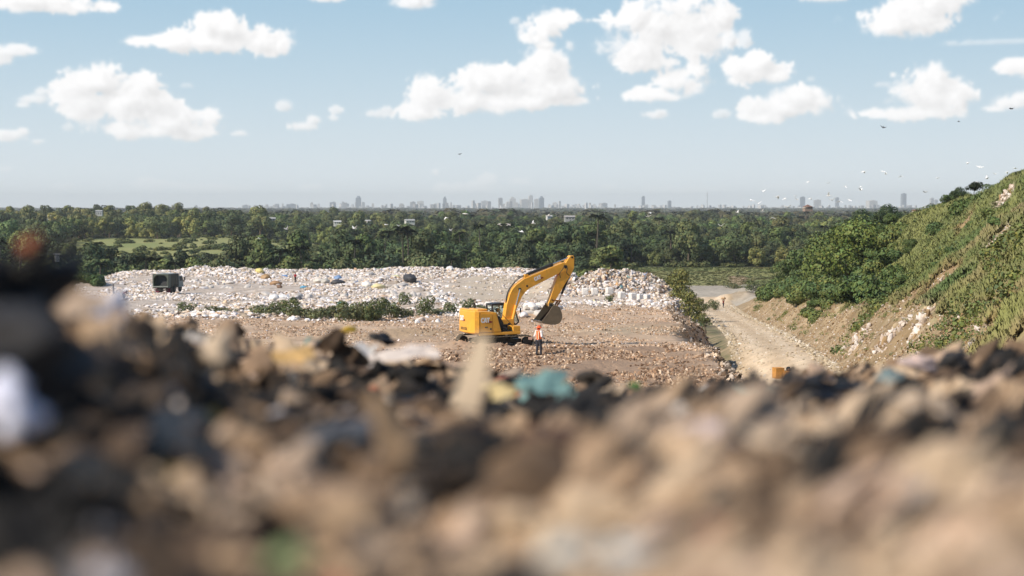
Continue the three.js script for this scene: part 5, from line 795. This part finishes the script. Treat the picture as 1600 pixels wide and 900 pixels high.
  for (const [px, d0, w, dd, n] of zones) for (let i = 0; i < n; i++) { const d = d0 + (r() * 2 - 1) * dd, s = 0.38 + 0.5 * r() * r(), o = proto ? copyOf(proto, 'white_sack') : (proto = tag(part('white_sack', sacks[0], sackM(white)), 'white filled sack among the heaped sacks of the rubbish field', 'sack', 'white sacks heaped on the rubbish field')); o.geometry = sacks[i % 3]; o.position.copy(onLand(px + (r() * 2 - 1) * w, d, s * 0.25)); o.rotation.set(r() * 0.5, r() * 6, r() * 0.5); o.scale.set(s * (0.8 + 0.5 * r()), s * 0.75, s * 0.8); if (r() < 0.35) o.material = sackM(pick([[0.52, 0.48, 0.44], [0.60, 0.56, 0.55], [0.45, 0.40, 0.34]], r)); }
}
// ------------------------------------------------------------------ the near heap the picture is taken over
const heapAt = (px, d, up = 0) => { const x = (px - 800) / 2200 * d; return V(x, heapY(x, d) + up, -d); };
{
  const r = rng(1200), rag = [5, 6, 7, 8, 9, 10].map((s) => lump(s, 4, 0.6, 0.85, 0.6)), cloth = [4, 5, 6, 7].map((s) => sheetGeo(s, 12, 0.7));
  const NEARC = [[0.60, 0.47, 0.34], [0.54, 0.40, 0.275], [0.62, 0.47, 0.37], [0.48, 0.35, 0.235], [0.42, 0.30, 0.20], [0.50, 0.39, 0.30], [0.36, 0.25, 0.165], [0.27, 0.185, 0.12], [0.17, 0.115, 0.075], [0.11, 0.073, 0.048], [0.055, 0.040, 0.030], [0.028, 0.023, 0.020], [0.014, 0.013, 0.013]], ODD = [[0.55, 0.53, 0.52], [0.18, 0.30, 0.30], [0.42, 0.13, 0.07], [0.50, 0.34, 0.10], [0.45, 0.45, 0.50], [0.08, 0.085, 0.10]];
  const bits = [], film = [];
  for (let k = 0; k < 15500; k++) {
    const d = 0.75 + 11 * Math.pow(r(), 1.75), x = (r() * 2 - 1) * (0.42 * d + 0.35), px = 800 + 2200 * x / d, black = Math.max(bump(px, d, 50, 3.0, 130, 1.2, 0.9), bump(px, d, 230, 4.6, 160, 1.3, 0.8), bump(px, d, 690, 2.15, 80, 0.28, 1.0), bump(px, d, 880, 2.0, 70, 0.22, 0.6), bump(px, d, 1575, 2.4, 45, 0.6, 1), bump(px, d, 1270, 4.2, 110, 0.9, 0.9), bump(px, d, 1090, 7, 90, 1.5, 0.8), bump(px, d, 60, 1.35, 160, 0.25, 0.9), bump(px, d, 420, 1.5, 110, 0.2, 0.8), bump(px, d, 560, 9.5, 110, 2, 0.5)), zone = fbm(x * 7.5 / Math.sqrt(d) + 7, d * 7.5 / Math.sqrt(d), 2) - 0.30 * black, s = (0.026 + 0.0052 * d) * (0.62 + 0.38 * sm(0.9, 2.2, d)) * (0.4 + 1.4 * Math.pow(r(), 1.8)), u = r();
    let c = u < 0.03 ? pick(ODD, r) : NEARC[Math.floor(clamp(r() * 0.66 + 0.19 - zone * 1.15, 0, 0.999) * NEARC.length)];
    c = toned(c, r, 0.3).map((v, i) => v * [0.72, 0.69, 0.65][i]);
    const y = heapY(x, d) + s * (0.0 + 0.75 * r() * r());
    const right = sm(-0.05, 0.12, x / d) * (r() < 0.75 ? 1 : 0); (r() < 0.5 ? bits : film).push([V(x, y, -d), [s * (0.8 + 0.9 * r() + 0.9 * right), s * (0.6 + 0.6 * r()), s * (0.8 + 0.4 * r() - 0.2 * right)], right ? [r() * 0.8 - 0.4, 0.5 + r() * 0.5 - 0.25, 0.55 + r() * 0.5 - 0.25] : [r() * 1.4 - 0.7 + (r() < 0.25 ? 1.4 : 0), r() * 6.283, r() * 1.2 - 0.6], c]);
  }
  scatter('heap_scraps', 'crumbly brown, beige and black refuse of the blurred near heap', rag, CLOTH, bits); scatter('heap_rags', 'crumpled rags and plastic sheets of the blurred near heap', cloth, CLOTH, film);
  // single pieces that stand out of the blur: name, place, half sizes, tilt, colour, roughness, label, category
  const blob = (name, px, d, py, size, tilt, c, rough, label, cat, form = 'lump', k = 0) => { const g = form === 'lump' ? rag[k % 6] : cloth[k % 4], o = part(name, g, std(c, rough, { bumpMap: GRAIN, bumpScale: 0.004 })); o.position.copy(at(px, py, d)); o.scale.set(...size); o.rotation.set(...tilt); return tag(o, label, cat); };
  // upright flap of beige board
  { const pts = [[-0.062, -0.12], [0.045, -0.12], [0.058, 0.0], [0.052, 0.10], [0.035, 0.155], [0.012, 0.172], [-0.012, 0.15], [-0.03, 0.08], [-0.05, 0.0]], g = slab(pts, -0.004, 0.004, 0.002), p = g.attributes.position; for (let i = 0; i < p.count; i++) p.setZ(i, p.getZ(i) + 0.5 * p.getX(i) ** 2 * 8 - 0.04 * p.getY(i)); g.computeVertexNormals(); const o = part('cardboard_flap', g, std([0.50, 0.40, 0.29], 0.95)); o.position.copy(at(740, 590, 3.1)); o.scale.setScalar(0.60); o.rotation.set(-0.1, -0.35, -0.16); tag(o, 'blurred beige flap standing upright before the excavator', 'flap'); }
  blob('black_bag', 18, 2.3, 450, [0.11, 0.16, 0.10], [0.2, 0.5, 0.1], [0.012, 0.011, 0.011], 0.8, 'big black blurred lump at the left edge of the picture', 'bag', 'lump', 1);
  blob('black_bag', 10, 2.0, 560, [0.13, 0.10, 0.10], [0, 1.5, 0.2], [0.014, 0.012, 0.011], 0.8, 'black lump below the big black one at the left edge', 'bag', 'lump', 2);
  blob('dark_branch', 82, 2.3, 392, [0.055, 0.013, 0.02], [0, 0.3, 0.35], [0.02, 0.016, 0.014], 0.9, 'dark slanting piece sticking up right at the far left', 'branch', 'lump', 3);
  blob('orange_scrap', 48, 2.3, 384, [0.024, 0.028, 0.022], [0.4, 0, 0.6], [0.24, 0.075, 0.03], 0.8, 'small blurred orange scrap on top of the black lump', 'scrap', 'lump', 4);
  blob('white_sheet', 150, 4.0, 505, [0.11, 0.06, 0.13], [0.9, 0.3, -0.55], [0.62, 0.58, 0.60], 0.7, 'slanting pale sheet in the dark left part of the heap', 'sheet', 'cloth', 0);
  blob('white_bag', 18, 1.75, 635, [0.050, 0.060, 0.045], [0.2, 0.6, 0.3], [0.66, 0.66, 0.76], 0.55, 'blurred bluish white bag at the left edge of the near heap', 'bag', 'lump', 5);
  blob('pale_rag', 340, 3.2, 545, [0.055, 0.08, 0.05], [0.3, 0.4, -0.5], [0.50, 0.40, 0.30], 0.95, 'tall blurred beige rag left of the middle', 'rag', 'lump', 0);
  blob('pale_rag', 255, 2.6, 640, [0.055, 0.045, 0.05], [0.1, 1.4, 0.2], [0.56, 0.47, 0.40], 0.95, 'pale blurred rag right of the bluish white bag', 'rag', 'lump', 2);
  blob('black_bag', 690, 2.2, 700, [0.09, 0.05, 0.06], [0.1, 0.2, 0.1], [0.012, 0.012, 0.013], 0.6, 'wide black bag in the centre of the near heap', 'bag', 'lump', 3);
  blob('grey_bag', 535, 2.4, 680, [0.055, 0.04, 0.045], [0.1, 0.8, 0.2], [0.07, 0.075, 0.085], 0.5, 'dark grey bag left of the wide black bag', 'bag', 'lump', 4);
  blob('dark_rag', 870, 2.1, 700, [0.075, 0.045, 0.05], [0.1, 0.4, -0.2], [0.075, 0.035, 0.026], 0.95, 'dark reddish brown rag right of the wide black bag', 'rag', 'lump', 5);
  blob('black_bag', 1285, 4.3, 605, [0.15, 0.07, 0.10], [0.05, 0.35, -0.12], [0.016, 0.017, 0.021], 0.5, 'flat black bag lying on the crest at the right', 'bag', 'lump', 1);
  blob('black_bag', 1176, 5.2, 592, [0.045, 0.06, 0.05], [0.1, 0.3, 0.2], [0.015, 0.015, 0.018], 0.6, 'small black bag tip on the crest left of the flat black bag', 'bag', 'lump', 0);
  blob('black_bag', 1490, 6.2, 562, [0.06, 0.05, 0.05], [0.1, 0.3, 0.2], [0.02, 0.018, 0.018], 0.8, 'round black lump on the crest near the right edge', 'bag', 'lump', 2);
  blob('black_bag', 1570, 2.6, 690, [0.06, 0.08, 0.06], [0.1, 0.3, 0.2], [0.016, 0.014, 0.012], 0.8, 'black blurred hollow-looking lump at the right edge of the heap', 'bag', 'lump', 5);
  blob('teal_sheet', 850, 6.0, 597, [0.12, 0.05, 0.08], [0.5, 0.2, 0.05], [0.13, 0.24, 0.235], 0.8, 'crumpled teal plastic sheet on the crest below the worker', 'sheet', 'cloth', 1);
  blob('teal_sheet', 888, 5.2, 622, [0.035, 0.03, 0.04], [0.6, 0.9, 0.3], [0.14, 0.25, 0.25], 0.8, 'small teal scrap right below the crumpled teal sheet', 'sheet', 'cloth', 2);
  blob('yellow_sheet', 770, 4.9, 620, [0.09, 0.035, 0.06], [0.4, 0.1, 0.35], [0.56, 0.44, 0.22], 0.9, 'sand-yellow sheet between the beige flap and the teal sheet', 'sheet', 'cloth', 3);
  blob('green_scrap', 994, 6.4, 605, [0.022, 0.030, 0.02], [0.2, 0.1, -0.5], [0.09, 0.20, 0.05], 0.8, 'bright green scrap on the crest right of the middle', 'scrap', 'lump', 3);
  blob('beige_lump', 1005, 6.0, 628, [0.032, 0.028, 0.03], [0, 0, 0], [0.58, 0.46, 0.33], 0.95, 'small beige lump below the green scrap', 'lump', 'lump', 1);
  blob('dark_clod', 932, 8.4, 596, [0.09, 0.12, 0.1], [0.1, 0.2, -0.1], [0.028, 0.022, 0.017], 0.95, 'dark clod on the crest below the bucket', 'clod', 'lump', 4);
  blob('pale_tip', 1100, 8.6, 612, [0.06, 0.13, 0.06], [0.1, 0.2, 0.45], [0.50, 0.47, 0.44], 0.7, 'pale pointed plastic tip on the crest left of the small black bag', 'scrap', 'cloth', 0);
  blob('dark_bag', 1110, 7.8, 635, [0.11, 0.09, 0.08], [0.2, 0.1, 0.1], [0.04, 0.045, 0.055], 0.5, 'dark blue-grey bag behind the pale pointed tip', 'bag', 'lump', 5);
  blob('yellow_scrap', 545, 10.4, 515, [0.055, 0.035, 0.05], [0, 0.3, 0.1], [0.48, 0.31, 0.03], 0.6, 'small yellow scrap on the left crest below the scrub bushes', 'scrap', 'lump', 2);
  blob('black_sheet', 596, 9.8, 528, [0.16, 0.06, 0.08], [0.1, 0.2, -0.25], [0.018, 0.017, 0.018], 0.6, 'black crumpled sheet on the crest left of the excavator', 'sheet', 'lump', 0);
  blob('white_sheet', 630, 7.6, 553, [0.20, 0.04, 0.10], [0.25, 0.2, 0.05], [0.60, 0.52, 0.46], 0.8, 'long pinkish white sheet lying below the black crumpled sheet', 'sheet', 'cloth', 2);
  blob('white_sheet', 560, 7.8, 548, [0.11, 0.04, 0.08], [0.3, 1.0, 0.1], [0.52, 0.49, 0.46], 0.8, 'pale sheet left of the long pinkish sheet', 'sheet', 'cloth', 1);
  blob('orange_sheet', 455, 5.6, 555, [0.09, 0.04, 0.07], [0.3, 0.3, 0.1], [0.52, 0.33, 0.13], 0.9, 'ochre sheet on the left slope of the near heap', 'sheet', 'cloth', 0);
  blob('pink_sheet', 1440, 6.6, 568, [0.075, 0.055, 0.06], [0.5, 0.3, -0.3], [0.52, 0.40, 0.36], 0.8, 'pinkish pale piece on the crest at the right', 'sheet', 'lump', 3);
  blob('teal_rag', 1400, 5.2, 592, [0.06, 0.035, 0.05], [0.3, 0.3, 0.1], [0.13, 0.19, 0.20], 0.8, 'grey-teal rag below the pinkish piece at the right', 'rag', 'cloth', 3);
  blob('pale_bottle', 985, 1.22, 860, [0.026, 0.018, 0.02], [0, 0.2, 0], [0.62, 0.66, 0.66], 0.5, 'bright blurred whitish lump low in the picture, right of its twin', 'lump', 'lump', 1);
  blob('pale_bottle', 890, 1.22, 862, [0.026, 0.017, 0.02], [0, 0.9, 0], [0.48, 0.50, 0.47], 0.5, 'duller blurred whitish lump low in the picture, left of the bright one', 'lump', 'lump', 3);
  blob('green_scrap', 455, 1.24, 872, [0.028, 0.016, 0.02], [0, 0.9, 0.2], [0.20, 0.24, 0.11], 0.9, 'dull green blurred scrap at the lower left', 'scrap', 'lump', 5);
  blob('red_scrap', 1110, 1.35, 830, [0.035, 0.014, 0.02], [0, 0.2, 0.1], [0.30, 0.10, 0.06], 0.9, 'dull red blurred scrap at the lower right of the middle', 'scrap', 'lump', 0);
  blob('pale_rag', 1250, 1.9, 720, [0.06, 0.035, 0.05], [0.1, 0.4, -0.5], [0.54, 0.43, 0.32], 0.95, 'slanting beige blurred rag right of the middle', 'rag', 'lump', 4);
  blob('pale_rag', 1460, 2.9, 640, [0.10, 0.05, 0.07], [0.1, 0.7, -0.5], [0.52, 0.42, 0.33], 0.95, 'large slanting beige rag at the right of the heap', 'rag', 'lump', 1);
  blob('pale_rag', 1100, 2.4, 690, [0.05, 0.04, 0.05], [0.1, 0.7, 0.2], [0.56, 0.44, 0.40], 0.95, 'pinkish beige rag right of the dark centre of the heap', 'rag', 'lump', 2);
  blob('pale_rag', 600, 1.7, 800, [0.05, 0.03, 0.04], [0.1, 0.7, 0.2], [0.46, 0.36, 0.26], 0.95, 'beige blurred rag below the wide black bag', 'rag', 'lump', 3);
}
// ------------------------------------------------------------------ birds
{
  const wing = (s, up, fold) => { const g = new THREE.BufferGeometry(), P = [[0.12, 0, 0.03], [-0.10, 0, 0.03], [0.13, up * 0.5, 0.26], [-0.07, up * 0.5, 0.26], [0.02 - fold, up, 0.52], [-0.06 - fold, up, 0.50]], T = 0.012, v = []; for (const t of [T, -T]) for (const [x, y, z] of P) v.push(x, y + t * (z < 0.4 ? 1 : 0.4), z * s); g.setAttribute('position', new THREE.Float32BufferAttribute(v, 3)); g.setIndex([0, 2, 1, 1, 2, 3, 2, 4, 3, 3, 4, 5, 6, 7, 8, 7, 9, 8, 8, 9, 10, 9, 11, 10, 0, 6, 2, 2, 6, 8, 2, 8, 4, 4, 8, 10, 1, 3, 7, 3, 9, 7, 3, 5, 9, 5, 11, 9, 4, 10, 5, 5, 10, 11]); const q = g.toNonIndexed(); q.computeVertexNormals(); return q; };
  const bodyG = () => { const g = new THREE.LatheGeometry([[0.0, -0.30], [0.035, -0.24], [0.055, -0.12], [0.075, 0.02], [0.06, 0.13], [0.032, 0.2], [0.04, 0.25], [0.032, 0.29], [0, 0.31]].map(([a, b]) => new THREE.Vector2(a, b)), 10); g.rotateZ(-Math.PI / 2); return g; };
  const bird = (name, label, cat, group, mat, up, fold, beakM) => { const o = thing(name); part('body', bodyG(), mat, o); for (const s of [-1, 1]) part('wing', wing(s, up, fold), mat, o); part('beak', rod([0.3, 0, 0], [0.38, -0.01, 0], 0.012, 0.003, 6), beakM, o); part('tail', slab([[-0.24, -0.03], [-0.40, -0.06], [-0.40, 0.06], [-0.24, 0.03]], -0.006, 0.006, 0.002).rotateX(Math.PI / 2), mat, o); return tag(o, label, cat, group); };
  const WHITEF = std([0.86, 0.85, 0.82], 0.8), DARKF = std([0.03, 0.03, 0.035], 0.8), YB = std([0.6, 0.35, 0.05], 0.6);
  const egret = [bird('white_bird', 'white egret flying over the woodland and the hill edge', 'bird', 'white birds over the woodland', WHITEF, 0.34, 0.06, YB), bird('white_bird', 'white egret flying over the woodland and the hill edge', 'bird', 'white birds over the woodland', WHITEF, -0.2, 0.12, YB), bird('white_bird', 'white egret flying over the woodland and the hill edge', 'bird', 'white birds over the woodland', WHITEF, 0.06, 0.1, YB)];
  const P = [[1192, 299], [1215, 307], [1175, 313], [1185, 318], [1227, 310], [1243, 306], [1246, 312], [1263, 284], [1294, 286], [1295, 306], [1321, 291], [1345, 292], [1345, 297], [1349, 268], [1380, 268], [1384, 272], [1408, 275], [1465, 278], [1191, 330], [1207, 340], [1256, 325], [1231, 324], [1512, 254], [1531, 261], [1542, 279], [1526, 284], [1594, 285], [1580, 280], [1573, 269], [1586, 263], [1555, 272], [1312, 314], [1328, 313], [1300, 313], [1266, 310], [1446, 300], [447, 358], [404, 372], [531, 351], [554, 357], [573, 345], [603, 351], [623, 353], [697, 340], [727, 334], [704, 360], [1016, 332], [1013, 338], [1152, 332], [780, 350], [795, 351], [833, 349], [857, 336], [815, 362], [1127, 353]], r = rng(31);
  let n = 0; for (const [px, py] of P) { const k = n % 3, o = n < 3 ? egret[k] : copyOf(egret[k], 'white_bird'), d = 175 + 110 * r(); o.position.copy(at(px, py, d)); o.rotation.set((r() - 0.5) * 0.9, r() * 6.283, (r() - 0.5) * 0.4); o.scale.setScalar(0.8 + 0.4 * r()); n++; }
  const D = [[1380, 199, 150, 0.62, 0.9, 'large dark bird gliding with bent wings high above the hill edge'], [718, 241, 240, 0.8, 0.4, 'small dark bird alone in the middle of the sky'], [1498, 190, 220, 0.7, 0.2, 'tiny dark bird high on the right below the clouds'], [1580, 170, 170, 0.9, 0.1, 'dark bird before the cloud at the right edge']];
  D.forEach(([px, py, d, s, roll, label]) => { const o = bird('dark_bird', label, 'bird', null, DARKF, 0.15, 0.14, DARKF); o.position.copy(at(px, py, d)); o.rotation.set(roll, 0.4 + px, 0.1); o.scale.setScalar(s); });
}
// ------------------------------------------------------------------ houses among the trees
{
  const house = (px, py, d, w, h, wall, roofc, label, cat = 'house', hip = false) => {
    const p = at(px, py, d), o = thing('house', [p.x, p.y - h * 0.5, p.z], (px % 7) * 0.1), W = std(wall, 0.9), R = std(roofc, 0.8); part('wall', [box(-w / 2, w / 2, -1.2, h, -w * 0.35, w * 0.35, 0.02)], W, o);
    const rg = hip ? new THREE.ConeGeometry(w * 0.66, w * 0.3, 4) : slab([[-w * 0.42, 0], [w * 0.42, 0], [0, w * 0.16]], -w / 2 - 0.3, w / 2 + 0.3, 0); rg.rotateY(hip ? Math.PI / 4 : Math.PI / 2); rg.translate(0, h + (hip ? w * 0.15 : 0.01), 0); part('roof', rg, R, o);
    part('window', [-0.3, 0, 0.3].map((f) => box(f * w - w * 0.06, f * w + w * 0.06, h * 0.35, h * 0.75, w * 0.35, w * 0.35 + 0.06, 0.01)), BLACK, o); return tag(o, label, cat);
  };
  const WHT = [0.55, 0.55, 0.53], GRY = [0.34, 0.34, 0.33], RED = [0.30, 0.10, 0.06];
  house(89, 399, 314, 0.90, 0.50, WHT, GRY, 'small white hut among the trees at the far left'); house(91, 421, 306, 0.54, 0.50, WHT, GRY, 'lower small white hut at the far left above the near heap');
  house(155, 334, 930, 4.05, 3.47, WHT, GRY, 'white house on the wooded ridge at the left'); house(80, 340.5, 900, 4.50, 1.98, WHT, GRY, 'pale low house below the pointed tree on the left ridge');
  house(527, 348.5, 820, 4.05, 1.58, WHT, WHT, 'white-roofed shed left in the clearing before the skyline'); house(572, 347.5, 820, 4.50, 1.58, WHT, GRY, 'white-roofed shed in the middle of the clearing'); house(423, 343.5, 880, 5.40, 1.49, GRY, GRY, 'grey low shed among the trees left of the clearing'); house(640, 346.5, 840, 5.40, 1.49, WHT, GRY, 'pale long house right of the clearing');
  house(1262, 325, 760, 4.50, 1.24, [0.30, 0.22, 0.17], [0.20, 0.105, 0.07], 'house with a low red-brown roof rising from the right woodland', 'house', true); house(890, 341.5, 900, 6.30, 1.98, GRY, [0.32, 0.30, 0.28], 'long grey-roofed house among palms right of the middle'); house(858, 339.5, 940, 3.60, 1.49, WHT, WHT, 'small white building just right of the middle on the ridge'); house(1432, 331, 1600, 8.40, 2.48, [0.5, 0.4, 0.34], RED, 'red roofed building on the plain beside the hill');
  const cy = leaves(950, [[0, 2, 0, 1.1, 1.2], [0, 4.5, 0, 0.9, 1.6], [0, 7, 0, 0.55, 1.9], [0, 9, 0, 0.25, 2.5]], 900, 0.5, [0.022, 0.032, 0.016]); tree('cypress_tree', 'dark pointed tree rising above the ridge on the left', 'tree', null, { trunk: limb([V(0, -1, 0), V(0, 4, 0), V(0, 8, 0)], 0.25, 0.08), crown: cy }, at(110, 346, 960), 1.15, 0, M.leafFar);
  const mast = thing('radio_mast', at(1105, 327, 4200)); part('pole', rod([0, 0, 0], [0, 52, 0], 1.1, 0.5, 8), std([0.35, 0.35, 0.36], 0.7), mast); part('crossbar', [rod([-4, 40, 0], [4, 40, 0], 0.4), rod([-3, 46, 0], [3, 46, 0], 0.4)], std([0.35, 0.35, 0.36], 0.7), mast); tag(mast, 'thin mast standing on the plain right of the middle', 'mast');
}
// ------------------------------------------------------------------ the city on the horizon
{
  const facade = (() => { const n = 64, d = new Uint8Array(n * n * 4); for (let j = 0; j < n; j++) for (let i = 0; i < n; i++) { const w = j % 8 < 4 && i % 8 < 5 ? 120 : 255, o = (j * n + i) * 4; d[o] = d[o + 1] = d[o + 2] = w; d[o + 3] = 255; } const t = new THREE.DataTexture(d, n, n); t.wrapS = t.wrapT = THREE.RepeatWrapping; t.magFilter = THREE.LinearFilter; t.repeat.set(3, 5); t.needsUpdate = true; return t; })();
  const mats = [[0.42, 0.42, 0.42], [0.58, 0.56, 0.53], [0.22, 0.25, 0.29], [0.14, 0.18, 0.23], [0.66, 0.64, 0.62], [0.34, 0.33, 0.33]].map((c) => std(c, 0.7, { map: facade })), flat = mats.map((m) => std(m.color.toArray(), 0.8));
  const D = 8600, m = D / 2200, unit = (() => { const g = new THREE.BoxGeometry(1, 1, 1); g.translate(0, 0.5, 0); return g; })();
  const tower = (px, py, wpx, k, label, form = 0) => {
    const top = at(px, py, D), base = EYE - 25, h = top.y - base, w = wpx * m, o = thing('tower_block', [top.x, base - 2, top.z], ((px * 13) % 10) * 0.04), sub = (n, sx, sy, sz, x, y, mm) => { const q = part(n, unit, mm, o); q.scale.set(sx, sy, sz); q.position.set(x, y, 0); };
    if (form === 1) { sub('shaft', w, h * 0.9, w, 0, 0, mats[k]); sub('crown', w * 0.55, h * 0.12, w * 0.55, 0, h * 0.9, flat[k]); sub('wing', w * 1.8, h * 0.5, w, w * 0.2, 0, mats[(k + 1) % 6]); }
    else if (form === 2) { sub('shaft', w, h * 0.88, w * 0.8, 0, 0, mats[k]); const c = part('crown', new THREE.CylinderGeometry(0.28, 0.62, 1, 8).translate(0, 0.5, 0), flat[k], o); c.scale.set(w * 0.8, h * 0.14, w * 0.7); c.position.y = h * 0.88; }
    else { sub('shaft', w, h, w * 0.8, 0, 0, mats[k]); sub('roof_house', w * 0.4, m * 1.0, w * 0.4, w * 0.1, h, flat[k]); }
    return tag(o, label, 'tower');
  };
  const T = [[560, 306, 8, 3, 'tallest dark slab tower standing alone left of the middle of the skyline', 2], [487, 316.5, 4, 5, 'thin grey tower far left in the skyline', 0], [520, 315.5, 9, 2, 'blue-grey block with flat top left of the lone slab tower', 0], [538, 317.5, 14, 2, 'broad grey block directly left of the lone slab tower', 0], [455, 318.5, 15, 2, 'long low block at the far left of the city', 0], [498, 318, 4, 4, 'small pale tower left of the blue-grey block', 0], [645, 315, 8, 5, 'grey block between the lone tower and the stepped tower', 0], [657, 314, 10, 1, 'pale broad block left of the stepped tower', 0], [695, 307, 5, 2, 'stepped dark tower in the middle left of the skyline', 1], [742, 318, 4, 5, 'small dark tower right of the stepped tower', 0], [757, 313.5, 10, 0, 'broad mid grey block before the cluster of tall towers', 0], [782, 309, 6, 5, 'left tower of the tall cluster at the centre of the skyline', 0], [793, 315, 5, 4, 'low white block in the tall cluster', 0], [801, 307.5, 9, 1, 'pale broad tower in the tall cluster', 1], [819, 311, 12, 1, 'stepped pale block in the tall cluster', 0], [829, 305, 6, 4, 'tallest white tower of the cluster', 0], [838, 310.5, 6, 1, 'beige tower between the white and the blue tower', 0], [846, 306, 7, 3, 'dark blue tower at the right end of the cluster', 2], [867, 316, 7, 1, 'pale block just right of the tall cluster', 0], [943, 317, 10, 0, 'low pale block right of the middle of the skyline', 0], [1005, 306.5, 4.5, 2, 'slender grey tower alone right of the middle', 0], [1046, 313.5, 5, 2, 'small grey tower right of the slender tower', 0], [1254, 307.5, 7, 3, 'dark blue tower left of the right-hand city group', 0], [1277, 312, 10, 0, 'broad grey block in the right-hand city group', 0], [1308, 308.5, 5, 2, 'narrow grey tower in the right-hand city group', 0], [1362, 313, 14, 1, 'broad pale block with a long roof at the right', 0], [1412, 302, 7, 2, 'tall dark tower standing alone at the far right', 0], [1456, 309, 5, 0, 'left of two thin towers beside the hill', 0], [1462, 312, 6, 0, 'right of two thin towers beside the hill', 0], [170, 320, 4, 4, 'pale tower peeping over the ridge at the left', 0], [306, 321, 5, 0, 'grey block peeping over the trees left of the city', 0], [383, 320, 9, 0, 'low grey blocks over the trees left of the city', 0]];
  for (const t of T) tower(...t);
  const r = rng(64); let proto;
  for (let k = 0; k < 290; k++) {
    const q = r(), px = q < 0.62 ? 390 + 560 * r() : 900 + 640 * r(), cl = Math.exp(-Math.pow((px - 790) / 130, 2)) + 0.6 * Math.exp(-Math.pow((px - 520) / 80, 2)), d = 7000 + 2600 * r(), hpx = 3.3 + (3.8 + 8 * cl) * Math.pow(r(), 1.7), wpx = 2.5 + 6 * r() * r(), base = EYE - 25, x = (px - 800) / 2200 * d;
    const o = proto ? copyOf(proto, 'city_block') : (proto = tag(part('city_block', unit, mats[1]), 'low pale block of the hazy city on the horizon', 'building', 'low blocks of the hazy city')), h = EYE + (hpx - 4.6) * d / 2200 - (base - 2); o.material = mats[[0, 1, 4, 4, 5, 1][Math.floor(r() * 6)]]; o.position.set(x, base - 2, -d); o.rotation.y = r(); o.scale.set(wpx * d / 2200, h, wpx * d / 2200 * 0.8);
  }
}
renderer.render(scene, camera);
